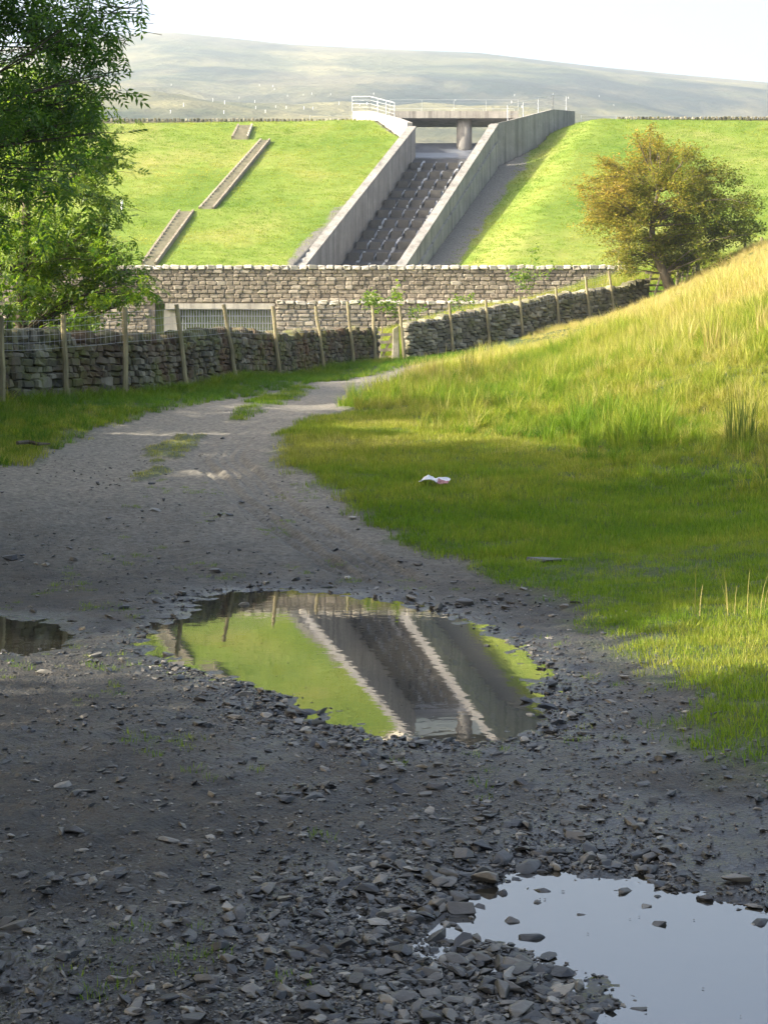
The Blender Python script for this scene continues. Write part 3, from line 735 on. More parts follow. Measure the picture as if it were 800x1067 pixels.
# lower stepped-out apron wall to the right of the culvert
lw_ = tag(empty("apron_wall", (1.5, 74.5, 4.6)), "lower stone wall stepped out in front of the retaining wall beside the culvert grille", "wall")
AX0, AX1, AT = -5.25, 9.5, P(0, 314, 74.5)[2]
mb = MB(); mb.box(AX0 + .05, AX1, 74.62, 75.0, 2.5, AT - .12); mb.build("wall_core", M['mortar'], lw_)
loc, S = [], []; z = AT - .12
while z > 3.9:
    h = rng.uniform(.17, .27); z -= h; x = AX0
    while x < AX1:
        w = rng.uniform(.25, .65); loc.append((x + w / 2, 74.62 + rng.uniform(-.04, .03), z + h / 2)); S.append((w - .02, .2, h - .02)); x += w
loc = np.array(loc); S = np.array(S); n = len(loc)
joined("wall_blocks", T_BLK, rng.integers(0, 10, n), loc, rand_tilt(n, .03), S, M['damblock'], lw_)
x = AX0
while x < AX1:
    w = rng.uniform(.4, .6); o = link("coping_stone", cm[int(rng.integers(10))], lw_, (x + w / 2, 74.72, AT - .04 + rng.uniform(-.03, .03)))
    o.scale = (w * .96, .5, .2); o.rotation_euler = (0, rng.normal() * .05, rng.normal() * .06); x += w

# ------------------------------------------------------------------ dry stone walls beside the track
WL = np.array([(-9.6, 18.0), (-6.75, 27), (-5.2, 31), (-3.82, 38.2), (-1.95, 48), (-.42, 51.9)])
WR = np.array([(.75, 53.3), (3.5, 55.9), (7.4, 59.3), (10.5, 62.0)])
def along(poly, s):
    d = np.r_[0, np.cumsum(np.linalg.norm(np.diff(poly, axis=0), axis=1))]
    s = np.clip(s, 0, d[-1]); p = np.stack([np.interp(s, d, poly[:, 0]), np.interp(s, d, poly[:, 1])], -1)
    e = np.stack([np.interp(np.minimum(s + .3, d[-1]), d, poly[:, 0]) - np.interp(np.maximum(s - .3, 0), d, poly[:, 0]),
                  np.interp(np.minimum(s + .3, d[-1]), d, poly[:, 1]) - np.interp(np.maximum(s - .3, 0), d, poly[:, 1])], -1)
    return p, e / np.linalg.norm(e, axis=-1)[..., None], d[-1]
def drystone(poly, H, label, m, nparts, vis_from):
    total = along(poly, 0.0)[2]
    mid = along(poly, total / 2)[0]; z0 = float(height(np.array([mid[0]]), np.array([mid[1]]))[0])
    r = tag(empty("dry_stone_wall", (mid[0], mid[1], z0)), label, "wall")
    ss = np.linspace(0, total, 60); p, e, _ = along(poly, ss); gz = height(p[:, 0], p[:, 1])
    nr = np.stack([e[:, 1], -e[:, 0]], -1)                      # towards the track
    mb = MB(); w = .2
    for i in range(59):
        c = []
        for zz in (-.3, H - .12):
            for (k, sgn) in ((i, 1), (i + 1, 1), (i + 1, -1), (i, -1)):
                q = p[k] + nr[k] * w * sgn * (.9 if zz > 0 else 1.0); c.append([q[0], q[1], gz[k] + zz])
        mb.hexa(c)
    mb.build("wall_core", M['core'], r)
    S, O, H2 = [], [], []
    z = -.08
    course = 0
    while z < H:
        h = rng.uniform(.10, .17); s = rng.uniform(-.2, 0)
        top = z + h >= H
        while s < total:
            wd = rng.uniform(.14, .42) if not top else rng.uniform(.12, .3)
            hh = h * rng.uniform(.85, 1.15)
            if rng.random() < .1: hh *= 1.5
            if top: hh = rng.uniform(.14, .3)
            S.append((s + wd / 2, z + (hh if top else h) / 2)); H2.append((wd * .98, (.42 if top else .24) * rng.uniform(.85, 1.1), hh)); O.append(0.0 if top else .17 - .05 * z / H + rng.uniform(-.03, .04)); s += wd
        z += h; course += 1
    S = np.array(S); H2 = np.array(H2); O = np.array(O)
    p, e, _ = along(poly, S[:, 0]); nr = np.stack([e[:, 1], -e[:, 0]], -1)
    gz = height(p[:, 0], p[:, 1]) + 0.06 * fbm(S[:, 0] * .8, S[:, 0] * 0, 12, 2)
    L3 = np.c_[p + nr * O[:, None], gz + S[:, 1]]
    ang = np.arctan2(e[:, 1], e[:, 0]); R = rotz(ang) @ rand_tilt(len(ang), .12); which = rng.integers(0, 10, len(ang))
    pxs = CX + F * L3[:, 0] / L3[:, 1]; size = np.minimum(H2[:, 0], H2[:, 2]) / L3[:, 1]
    vis = (pxs > -8) & (S[:, 1] > .1) & (L3[:, 1] > vis_from)
    order = np.argsort(-np.where(vis, size, -1)); pick = order[:nparts]; pick = pick[vis[pick]]
    ms = tmpl_meshes(T_BLK, m, "stone")
    for i in pick:
        o = link("stone", ms[which[i]], r)
        o.matrix_world = Matrix.Translation(Vector(L3[i])) @ Matrix(R[i].tolist()).to_4x4() @ Matrix.Diagonal((*H2[i], 1))
        o.matrix_parent_inverse = Matrix.Translation(-Vector(r.location))
        mw = Matrix.Translation(Vector(L3[i])) @ Matrix(R[i].tolist()).to_4x4() @ Matrix.Diagonal((*H2[i], 1))
        o.matrix_basis = mw
    rest = np.setdiff1d(np.arange(len(ang)), pick)
    joined("small_stones", T_BLK, which[rest], L3[rest], R[rest], H2[rest], m, r)
    return r
drystone(WL, 1.15, "mossy reddish dry stone wall along the left side of the track", M['drystone'], 298, 20)
drystone(WR, 1.15, "dark dry stone wall climbing the bank from gatepost to hawthorn tree", M['drystone_pale'], 120, 20)

# fences: posts stand on the track side of the walls, netting between them
def hit(poly, px, off):
    """where the view line through column px meets the wall line shifted off towards the track"""
    best = None
    for a, b in zip(poly[:-1], poly[1:]):
        e = (b - a) / np.linalg.norm(b - a); nn = np.array([e[1], -e[0]]) * off; a2, b2 = a + nn, b + nn
        k = (px - CX) / F; den = (b2[0] - a2[0]) - k * (b2[1] - a2[1])
        t = (k * a2[1] - a2[0]) / den
        if -.15 <= t <= 1.15 and (best is None or abs(t - .5) < best[0]): best = (abs(t - .5), a2 + (b2 - a2) * t)
    return best[1]
def fence(poly, off, items, label, net):
    pts = []
    for (pxb, pxt, ytop) in items:
        q = hit(poly, pxb, off); g = float(height(np.array([q[0]]), np.array([q[1]]))[0])
        top = P(pxt, ytop, q[1]); top[2] = min(top[2], g + 2.3); pts.append((np.array([q[0], q[1], g]), top))
    c = pts[len(pts) // 2][0]; r = tag(empty("wire_fence", tuple(c)), label, "fence")
    for b, t in pts:
        mb = MB(); d = t - b; n = 5
        mb.tube([b - d * .12] + [b + d * k / n + rng.normal(size=3) * [.008, .008, 0] for k in range(n)] + [t], [.06, .06, .056, .055, .053, .052, .048], 7)
        mb.build("post", M['post'], r)
    wr = MB()
    for (b0, t0), (b1, t1) in zip(pts[:-1], pts[1:]):
        for f in net:
            wr.tube([b0 + (t0 - b0) * f, (b0 + (t0 - b0) * f + b1 + (t1 - b1) * f) / 2 - [0, 0, .015], b1 + (t1 - b1) * f], .0035, 3, False)
        n = int(np.linalg.norm(b1 - b0) / .17)
        for k in range(1, n):
            a = b0 + (b1 - b0) * k / n; tt = t0 + (t1 - t0) * k / n
            wr.tube([a + (tt - a) * net[0], a + (tt - a) * net[-1]], .0025, 3, False)
    o = wr.build("wire_netting", M['wire'], r); o["kind"] = "stuff"
    return r
fence(WL, .42, [(-60, -62, 330), (3, 1, 330), (70, 66, 328), (131, 130, 320), (195, 184, 317), (246, 233, 317), (292, 284, 319), (338, 329, 319), (369, 362, 314), (392, 388, 318)],
      "leaning wooden post and wire fence in front of the mossy wall on the left", [.62, .7, .78, .86, .95])
fence(WR, .34, [(421, 416, 319), (472, 468, 316), (510, 506, 312), (545, 541, 308), (583, 579, 299), (615, 610, 288), (641, 634, 282)],
      "post and wire fence along the wall that climbs the grassy bank", [.66, .76, .86, .95])

# small wooden gate and its stone gatepost between the two walls
gq = np.array([P(404, 0, 52.9)[0], 52.9]); gg = float(height(gq[:1], gq[1:])[0])
r = tag(empty("wooden_gate", (gq[0], gq[1], gg)), "small weathered wooden gate in the gap between the two dry stone walls", "gate")
for k, z in enumerate((.2, .45, .72, .98)):
    mb = MB(); mb.bar([gq[0] - .27, gq[1], gg + z], [gq[0] + .22, gq[1] + .08, gg + z + .03], .04, .1); mb.build("rail", M['timber'], r)
for dx in (-.29, .2):
    mb = MB(); mb.bar([gq[0] + dx, gq[1] + .05, gg - .1], [gq[0] + dx, gq[1] + .05, gg + 1.12], .09); mb.build("stile", M['timber'], r)
mb = MB(); mb.bar([gq[0] - .24, gq[1] + .07, gg + .15], [gq[0] + .17, gq[1] + .12, gg + .98], .03, .08); mb.build("brace", M['timber'], r)
gp_ = P(412.5, 378, 52.8); gz_ = float(height(gp_[:1], gp_[1:2])[0])
mb = MB(); mb.hexa([[gp_[0] - .15, 52.7, gz_ - .3], [gp_[0] + .13, 52.7, gz_ - .3], [gp_[0] + .13, 52.98, gz_ - .3], [gp_[0] - .15, 52.98, gz_ - .3],
                    [gp_[0] - .11, 52.72, gz_ + 1.15], [gp_[0] + .1, 52.72, gz_ + 1.28], [gp_[0] + .1, 52.95, gz_ + 1.25], [gp_[0] - .11, 52.95, gz_ + 1.12]])
tag(mb.build("stone_gatepost", M['drystone_pale'], bevel=.03), "upright pale stone gatepost beside the small wooden gate", "gatepost")

# gates by the hawthorn
def hgt(x, y): return float(height(np.array([x]), np.array([y]))[0])
def bar_gate(pa, pb, hh, n, m, label, slant=0.0, name="field_gate"):
    a, b = np.array(pa), np.array(pb)
    r = tag(empty(name, tuple((a + b) / 2)), label, "gate")
    for k in range(n):
        z = np.array([0, 0, hh * (.12 + .88 * k / (n - 1))]); mb = MB(); mb.bar(a + z, b + z, .035, .075); mb.build("rail", m, r)
    for f in (0, .33, .66, 1):
        q = a + (b - a) * f; mb = MB(); mb.bar(q + [0, -.03, -.05], q + np.array([slant, -.03, hh + .05]), .07); mb.build("stile", m, r)
    return r
bar_gate(P(672, 306, 62.4), P(702, 306, 62.4), .85, 4, M['timber'], "pale slatted gate leaning against the hawthorn trunk at the wall end", .28)
bar_gate(P(704, 300, 63.5), P(720, 299, 63.5), .85, 3, M['timber'], "grey wooden gate section right of the hawthorn trunk", .1)
q = P(726.5, 298, 63.2); mb = MB(); mb.bar(q - [0, 0, .4], q + [0, 0, .92], .17); tag(mb.build("gatepost", M['timber']), "thick wooden gatepost behind the bank right of the hawthorn", "gatepost")
r = tag(empty("metal_gate", tuple(P(745, 296, 63.6))), "galvanised metal gate half hidden behind the grassy bank", "gate")
for a, b in (((732, 299), (732, 280)),): mb = MB(); mb.tube([P(*a, 63.6), P(*b, 63.6)], .09, 8); mb.build("post", M['railing'], r)
for yy in (280.5, 285, 289.5, 294): mb = MB(); mb.tube([P(734, yy, 63.6), P(790, yy + .5, 63.6)], .035, 6); mb.build("rail", M['railing'], r)
for (pxx, yt, D, lab) in ((645, 264, 71.0, "single fence post behind the top end of the climbing wall"), (776, 248, 62.0, "lone fence post on the skyline of the bank at right"), (793.5, 247, 66.0, "slim fence post at the far right behind the bank")):
    q = P(pxx, yt, D); g = min(hgt(q[0], q[1]), q[2] - .6); mb = MB(); mb.tube([[q[0], q[1], g - .4], [q[0], q[1], q[2]]], .06, 7)
    tag(mb.build("fence_post", M['post']), lab, "post")

# ------------------------------------------------------------------ trees
def leaf_compound(n_pairs=4, Lr=.26, ll=.085, lw_=.03):
    V, T = [], []; k = 0
    st = [(Lr * (i + 1) / (n_pairs + .6), s) for i in range(n_pairs) for s in (-1, 1)] + [(Lr, 0)]
    for (y, s) in st:
        d = np.array([s * .82, .57, -.12]) if s else np.array([0, 1, -.15]); d = d / np.linalg.norm(d)
        sd = np.cross(d, [0, 0, 1]); sd /= np.linalg.norm(sd); b = np.array([0, y, -.1 * y * y / Lr])
        V += [b, b + d * ll * .45 + sd * lw_ * .5 + [0, 0, .006], b + d * ll + [0, 0, -.012], b + d * ll * .45 - sd * lw_ * .5 + [0, 0, .006]]
        T += [[k, k + 1, k + 2], [k, k + 2, k + 3]]; k += 4
    V += [np.array([-.003, 0, 0]), np.array([.003, 0, 0]), np.array([0, Lr, -.1 * Lr])]; T.append([k, k + 1, k + 2])
    return np.array(V), np.array(T)
def rand_rot(n, r, droop=.5):
    """rotation whose local +Y points outward/down at random"""
    a = r.uniform(0, 2 * np.pi, n); el = r.normal(-droop, .45, n)
    y = np.stack([np.cos(a) * np.cos(el), np.sin(a) * np.cos(el), np.sin(el)], -1)
    up = np.tile([0, 0, 1.0], (n, 1)) + r.normal(size=(n, 3)) * .45
    x = np.cross(y, up); x /= np.linalg.norm(x, axis=1)[:, None]; z = np.cross(x, y)
    return np.stack([x, y, z], -1)
def bez(a, b, c, n=7):
    t = np.linspace(0, 1, n)[:, None]; return (1 - t) ** 2 * a + 2 * t * (1 - t) * b + t * t * c
def build_tree(name, base, trunk_pts, trunk_r, clumps, leaf, leaves_per, leaf_m, bark, label, seed, spread=(.5, .5, .35), lscale=(.8, 1.15), autumn=None, twigs=5, droop=.5, cat="tree", limb_r=.05, group=None):
    r = np.random.default_rng(seed); root = tag(empty(name, tuple(base)), label, cat, group)
    mb = MB(); tp = np.asarray(trunk_pts, float); k = len(tp)
    rad = trunk_r * np.linspace(1, .32, k); rad[0] *= 1.35; mb.tube(tp, rad, 9)
    tips = []
    for c, rc in clumps:
        c = np.asarray(c, float)
        dist = np.linalg.norm(tp - c, axis=1) + 1.2 * np.maximum(tp[:, 2] - c[2] + .2, 0)
        i = int(np.argmin(dist[1:])) + 1; a = tp[i]
        m_ = (a + c) / 2 + r.normal(size=3) * .12 * np.linalg.norm(c - a) + [0, 0, .12 * np.linalg.norm(c - a)]
        L_ = np.linalg.norm(c - a); rr = min(limb_r, rad[i] * .7)
        mb.tube(bez(a, m_, c), np.linspace(rr, rr * .22, 7), 5)
        for _ in range(twigs):
            e = c + r.normal(size=3) * np.array(spread) * rc * .9; s = bez(a, m_, c, 12)[int(r.integers(6, 12))]
            mb.tube(bez(s, (s + e) / 2 + r.normal(size=3) * .08 * rc + [0, 0, .05], e, 4), np.linspace(rr * .25, rr * .06 + .002, 4), 3, False); tips.append((s, e))
    mb.build("trunk", bark, root, True)
    LV, LT, AU = [], [], []
    n_all = []
    for ci, (c, rc) in enumerate(clumps):
        nn = int(leaves_per * rc * rc)
        tw = tips[ci * twigs:(ci + 1) * twigs]
        sel = r.integers(0, len(tw), nn); f = np.sqrt(r.uniform(0.05, 1.1, nn))
        A = np.array([t[0] for t in tw])[sel]; B = np.array([t[1] for t in tw])[sel]
        n_all.append(A + (B - A) * f[:, None] + r.normal(size=(nn, 3)) * np.array(spread) * rc * .33)
    p = np.concatenate(n_all); n = len(p); R = rand_rot(n, r, droop); s = r.uniform(*lscale, n)
    v, t = leaf
    LV = ((v[None] * s[:, None, None]) @ np.swapaxes(R, 1, 2) + p[:, None]).reshape(-1, 3)
    LT = (t[None] + (np.arange(n) * len(v))[:, None, None]).reshape(-1, 3)
    at = None
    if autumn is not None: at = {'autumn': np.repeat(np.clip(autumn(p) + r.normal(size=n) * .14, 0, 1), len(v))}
    link("crown", np_mesh("crown", LV, LT, leaf_m, False, attrs=at), root)
    return root

# hawthorn on the right
hb = P(702, 304, 60.5); g = hgt(hb[0], hb[1]); hb[2] = g - .1
def hp(px, py, dy=0.0): return P(px, py, 60.5) + [0, dy, 0]
tr = [hb, P(692, 285, 60.4), P(684, 268, 60.4), P(680, 252, 60.5), P(679, 236, 60.5), P(681, 218, 60.6), P(686, 200, 60.4)]
hc = []
r0 = np.random.default_rng(3)
for (px, py, rad) in [(604, 192, .38), (620, 204, .5), (640, 195, .6), (632, 220, .5), (650, 180, .55), (660, 165, .6), (642, 160, .35), (672, 150, .55), (690, 148, .4), (688, 138, .28), (668, 142, .3), (702, 150, .28),
                      (690, 170, .7), (672, 190, .8), (705, 185, .75), (722, 190, .6), (735, 185, .55), (745, 200, .6), (758, 195, .45), (765, 212, .6), (778, 215, .4),
                      (785, 228, .35), (762, 232, .6), (740, 225, .75), (715, 215, .8), (690, 215, .75), (660, 215, .7), (648, 238, .5), (660, 255, .5), (642, 252, .35), (675, 240, .55),
                      (700, 240, .6), (725, 245, .65), (750, 250, .5), (735, 262, .5), (712, 265, .55), (690, 262, .45), (668, 268, .35), (655, 270, .4), (645, 266, .3), (655, 208, .6), (628, 185, .35), (770, 240, .4)]:
    for _ in range(2):
        hc.append((hp(px + r0.normal() * 6, py + 6 + r0.normal() * 5, r0.normal() * 1.15), rad * 1.0))
for _ in range(46):
    a_ = r0.uniform(0, 6.283); q_ = math.sqrt(r0.uniform(.1, 1)); hc.append((hp(694 + math.cos(a_) * 80 * q_, 216 + math.sin(a_) * 58 * q_, r0.normal() * 1.4), r0.uniform(.4, .65)))
qd = (np.array([[0, 0, 0], [.028, .03, .008], [0, .07, -.004], [-.028, .03, .008]]), np.array([[0, 1, 2], [0, 2, 3]]))
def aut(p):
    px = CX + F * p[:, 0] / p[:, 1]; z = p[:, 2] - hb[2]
    return .16 + .06 * (z - 2.2) - .06 * (p[:, 0] - hb[0]) + .5 * fbm(p[:, 0] * 1.1, p[:, 2] * 1.1, 5, 3)  # height and side terms paint the sunlit upper left oranger; noise is autumn colour
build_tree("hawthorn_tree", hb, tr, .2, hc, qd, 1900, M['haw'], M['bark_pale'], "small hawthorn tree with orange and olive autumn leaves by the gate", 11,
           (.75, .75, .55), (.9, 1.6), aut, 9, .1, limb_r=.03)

# bright ash behind the left wall
ab = np.array([-8.1, 34.0, hgt(-8.1, 34.0) - .1])
tr = [ab, ab + [.05, 0, 1.2], ab + [.1, .1, 2.6], ab + [.2, 0, 4.2], ab + [.1, 0, 5.8], ab + [.2, 0, 7.0]]
r0 = np.random.default_rng(5); ac = []
for (px, py, rad) in [(60, 100, .8), (90, 105, .6), (105, 125, .55), (60, 135, .9), (95, 150, .8), (118, 172, .65), (128, 168, .4), (70, 180, 1.0), (105, 195, .7), (50, 220, 1.0), (90, 225, .9), (120, 215, .4),
                      (80, 260, 1.0), (115, 262, .7), (135, 272, .45), (60, 290, .9), (100, 295, .8), (130, 295, .6), (140, 285, .35), (115, 318, .6), (140, 312, .35), (80, 325, .6), (40, 260, .9), (30, 320, .8), (10, 290, 1.0), (10, 220, 1.0), (20, 160, 1.0), (15, 110, .9), (-30, 200, 1.1), (-40, 270, 1.1), (-30, 140, 1.0), (-60, 230, 1.0), (30, 75, .7)]:
    for _ in range(2): ac.append((P(px + r0.normal() * 8, py + r0.normal() * 8, 33.6 + r0.normal() * 1.0), rad * .95))
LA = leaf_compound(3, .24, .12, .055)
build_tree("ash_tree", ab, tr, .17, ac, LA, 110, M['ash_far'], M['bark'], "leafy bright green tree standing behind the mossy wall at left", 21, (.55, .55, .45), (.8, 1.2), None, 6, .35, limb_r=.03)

# dark ash overhanging the frame from the left, and the row of trees out of frame that shade the track
nb = np.array([-7.2, 15.2, hgt(-7.2, 15.2) - .1])
tr = [nb, nb + [0, 0, 1.5], nb + [.2, .1, 3.2], nb + [.1, .2, 5.0], nb + [.3, 0, 7.0], nb + [.2, .1, 9.2], nb + [.2, .1, 11]]
r0 = np.random.default_rng(6); nc = []
for (px, py, rad) in [(20, 5, .55), (60, 12, .5), (95, 8, .4), (125, 8, .28), (148, 14, .16), (85, 38, .42), (112, 40, .3), (128, 42, .2), (40, 45, .5), (60, 75, .5), (92, 68, .36), (112, 78, .2), (15, 90, .55), (55, 108, .42),
                      (85, 100, .3), (108, 108, .2), (35, 140, .5), (75, 140, .36), (100, 138, .22), (10, 170, .55), (45, 185, .4), (80, 178, .25), (10, 235, .4), (-40, 30, .8), (-40, 120, .8), (-50, 210, .7), (-20, -40, .8), (50, -40, .7), (110, -40, .5)]:
    nc.append((P(px, py, 15.2 + r0.normal() * .45), rad * 1.05))
for k in range(46):
    a = r0.uniform(0, 2 * np.pi); q = np.array([np.cos(a) * r0.uniform(.5, 3.0), np.sin(a) * r0.uniform(.5, 3.4), r0.uniform(4.2, 11.5)])
    c = nb + q
    if c[0] < -.26 * c[1] - .8 or c[2] > 7.5: nc.append((c, r0.uniform(.7, 1.1)))
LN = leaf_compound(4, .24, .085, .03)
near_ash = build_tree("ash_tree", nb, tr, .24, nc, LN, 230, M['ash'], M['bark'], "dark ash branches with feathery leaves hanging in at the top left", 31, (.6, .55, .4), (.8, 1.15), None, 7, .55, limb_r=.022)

sc_ = []
r0 = np.random.default_rng(8)
for k in range(95):
    a = r0.uniform(0, 2 * np.pi); zz = r0.uniform(1.6, 12.5); rr = 3.1 * math.sqrt(max(.05, 1 - ((zz - 6.6) / 6.4) ** 2)) * math.sqrt(r0.uniform(.15, 1))
    sc_.append((np.array([np.cos(a) * rr, np.sin(a) * rr, zz]), r0.uniform(.8, 1.25)))
big_q = (np.array([[0, 0, 0], [.09, .1, .02], [0, .24, -.02], [-.09, .1, .02]]), np.array([[0, 1, 2], [0, 2, 3]]))
proto = build_tree("shade_tree", np.zeros(3), [[0, 0, -.3], [0, 0, 2], [.1, .1, 5], [0, .1, 9], [0, 0, 12]], .26, sc_, big_q, 190, M['ash'], M['bark'],
                   "tall leafy tree in the row left of the track, outside the picture", 41, (.62, .62, .5), (.8, 1.3), None, 4, .3, group="trees left of the track")
SHADE = [(-9.5, -7.0, 1.0, .3), (-10.5, -2.5, 1.05, 1.2), (-9.2, 1.5, 1.0, 2.2), (-10.0, 4.3, 1.0, 4.0), (-9.8, 11.6, 1.0, 0.4), (-11.2, 15.2, 1.0, 3.1), (-14.0, 2, 1.1, 5.0), (-14.5, 12.5, 1.05, 2.9), (-13.8, 18.0, .8, 1.1), (-9.2, 22.0, .42, 1.0), (-10.3, 24.7, .56, 2.6), (-10.8, 29.2, .58, 4.4), (-15, -6, 1.1, 2.0)]
for k, (x, y, s, a) in enumerate(SHADE):
    o = proto if k == 0 else proto.copy()
    if k: col.objects.link(o)
    o.location = (x, y, hgt(x, y)); o.rotation_euler = (0, 0, a); o.scale = (s, s, s)
    if k:
        for ch in proto.children:
            if ch.parent is proto:
                c = ch.copy(); col.objects.link(c); c.parent = o; c.matrix_parent_inverse = ch.matrix_parent_inverse.copy()

# ------------------------------------------------------------------ grass, scattered through geometry nodes
def blades(n, rad, hmin, hmax, wid, bend, seg, seed, tip=0.12):
    r = np.random.default_rng(seed); V, Qd, T = [], [], []; k = 0
    for _ in range(n):
        a = r.uniform(0, 2 * np.pi); rr = rad * math.sqrt(r.uniform()); b = np.array([math.cos(a) * rr, math.sin(a) * rr, -.02])
        h = r.uniform(hmin, hmax); da = a + r.normal() * .9; dirx = np.array([math.cos(da), math.sin(da), 0]); sd = np.array([-dirx[1], dirx[0], 0]); sa = r.uniform(-1, 1)
        sd = sd * math.cos(sa) + dirx * math.sin(sa); bd = abs(r.normal(bend, bend * .5)); w = wid * r.uniform(.7, 1.3)
        for i in range(seg + 1):
            t = i / seg; c = b + dirx * h * bd * t * t + np.array([0, 0, h * t * (1 - .35 * bd * t * t)])
            ww = w * (1 - (1 - tip) * t ** 1.5) / 2; V += [c - sd * ww, c + sd * ww]
        for i in range(seg): Qd.append([k + 2 * i, k + 2 * i + 1, k + 2 * i + 3, k + 2 * i + 2])
        k += 2 * (seg + 1)
    return np.array(V), np.array(Qd)
def tmpl_collection(name, specs, m):
    c = bpy.data.collections.new(name)
    for i, s in enumerate(specs):
        v, q = blades(*s); o = bpy.data.objects.new(f"{name}_{i:02d}", np_mesh(name, v, q, m)); c.objects.link(o)
    return c, len(specs)
def scatter(name, pts, rot, scl, dry, coll, label=None):
    C, nt_ = coll
    me = bpy.data.meshes.new(name); me.vertices.add(len(pts)); me.vertices.foreach_set("co", np.ascontiguousarray(pts, dtype=np.float32).ravel())
    for k, a in (("rot", rot), ("scl", scl), ("dry", dry)):
        at = me.attributes.new(k, 'FLOAT', 'POINT'); at.data.foreach_set("value", np.asarray(a, dtype=np.float32))
    at = me.attributes.new("pick", 'INT', 'POINT'); at.data.foreach_set("value", rng.integers(0, nt_, len(pts)).astype(np.int32))
    o = link(name, me); tag(o, label, "grass" if label else None, None, "stuff")
    ng = bpy.data.node_groups.new(name, 'GeometryNodeTree'); ng.is_modifier = True
    ng.interface.new_socket("Geometry", in_out='INPUT', socket_type='NodeSocketGeometry'); ng.interface.new_socket("Geometry", in_out='OUTPUT', socket_type='NodeSocketGeometry')
    n = ng.nodes; gi = n.new("NodeGroupInput"); go = n.new("NodeGroupOutput"); ip = n.new("GeometryNodeInstanceOnPoints"); ci = n.new("GeometryNodeCollectionInfo")
    ci.inputs["Collection"].default_value = C; ci.inputs["Separate Children"].default_value = True; ci.inputs["Reset Children"].default_value = True
    ip.inputs["Pick Instance"].default_value = True
    def na(nm, t):
        a = n.new("GeometryNodeInputNamedAttribute"); a.data_type = t; a.inputs["Name"].default_value = nm
        return [s for s in a.outputs if s.enabled and s.name == "Attribute"][0]
    cx = n.new("ShaderNodeCombineXYZ"); lk = ng.links
    lk.new(na("rot", 'FLOAT'), cx.inputs[2]); e2r = n.new("FunctionNodeEulerToRotation"); lk.new(cx.outputs[0], e2r.inputs[0])
    lk.new(gi.outputs[0], ip.inputs["Points"]); lk.new(ci.outputs[0], ip.inputs["Instance"]); lk.new(na("pick", 'INT'), ip.inputs["Instance Index"])
    lk.new(e2r.outputs[0], ip.inputs["Rotation"]); lk.new(na("scl", 'FLOAT'), ip.inputs["Scale"]); lk.new(ip.outputs[0], go.inputs[0])
    md = o.modifiers.new("scatter", 'NODES'); md.node_group = ng
    return o
C_short = tmpl_collection("short_tuft", [(26, .09, .03, .075, .0055, .35, 2, 200 + i) for i in range(6)], M['grass'])
C_long = tmpl_collection("long_tuft", [(30, .17, .18, .5, .014, .7, 3, 220 + i) for i in range(6)], M['grass'])
C_wild = tmpl_collection("wild_tuft", [(24, .10, .3, .72, .013, .3, 3, 240 + i) for i in range(6)], M['grass'])
C_dam = tmpl_collection("mown_tuft", [(16, .25, .03, .09, .022, .5, 2, 260 + i) for i in range(4)], M['grass'])

def cand(n, x0, x1, y0, y1):
    return rng.uniform(x0, x1, n), rng.uniform(y0, y1, n)
def infrust(x, y, m=.6): return np.abs(x) < .25 * y + m
# lawn and verges
x, y = cand(90000, -6.5, 7.5, 4.5, 27)
g = grassness(x, y); t = toe(x, y); sd = pud_sd(x, y)
edge = sstep(.25, 1.0, g)
lx = np.interp(y, LE[:, 0], LE[:, 1]); rx_ = np.interp(y, RE[:, 0], RE[:, 1]); isl = (x > lx + .25) & (x < rx_ - .3)
edge = np.where(isl, edge * .4, edge)
ok = infrust(x, y) & (rng.random(len(x)) < edge * (1 - .75 * t)) & (sd > .12) & (rng.random(len(x)) < np.clip(1.15 - y / 40, .4, 1))
bare = fbm(x * 1.1, y * 1.6, 44, 3); ok &= ~((bare > .13) & (y < 16) & (x < 3.2) & (rng.random(len(x)) < .45))
x, y, t, isl = x[ok], y[ok], t[ok], isl[ok]; z = height(x, y)
dr = np.clip(.24 + .6 * fbm(x * .8, y * .8, 45, 3) + .3 * sstep(14, 24, y) + .3 * sstep(.6, .0, np.abs(y - 9.6) - .6) * sstep(1, 2, x) + rng.normal(size=len(x)) * .1, 0, 1)  # band at right paints a sunlit patch into the blades; the rest is dryness
scatter("short_grass", np.c_[x, y, z], rng.uniform(0, 6.3, len(x)), rng.uniform(.7, 1.35, len(x)) * (1 + .5 * (y > 15)) * np.where(isl, .55, 1), dr + .15 * isl, C_short)
x, y = cand(9000, -5, 1.5, 26, 47)
lx = np.interp(y, LE[:, 0], LE[:, 1]); rx_ = np.interp(y, RE[:, 0], RE[:, 1]); ok = (rng.random(len(x)) < sstep(.3, .9, grassness(x, y))) & (x > lx - .1) & (x < rx_ + .2); x, y = x[ok], y[ok]
scatter("strip_grass", np.c_[x, y, height(x, y)], rng.uniform(0, 6.3, len(x)), rng.uniform(1.0, 2.0, len(x)), np.clip(.3 + .5 * fbm(x, y, 57, 2) + rng.normal(size=len(x)) * .1, 0, 1), C_short)
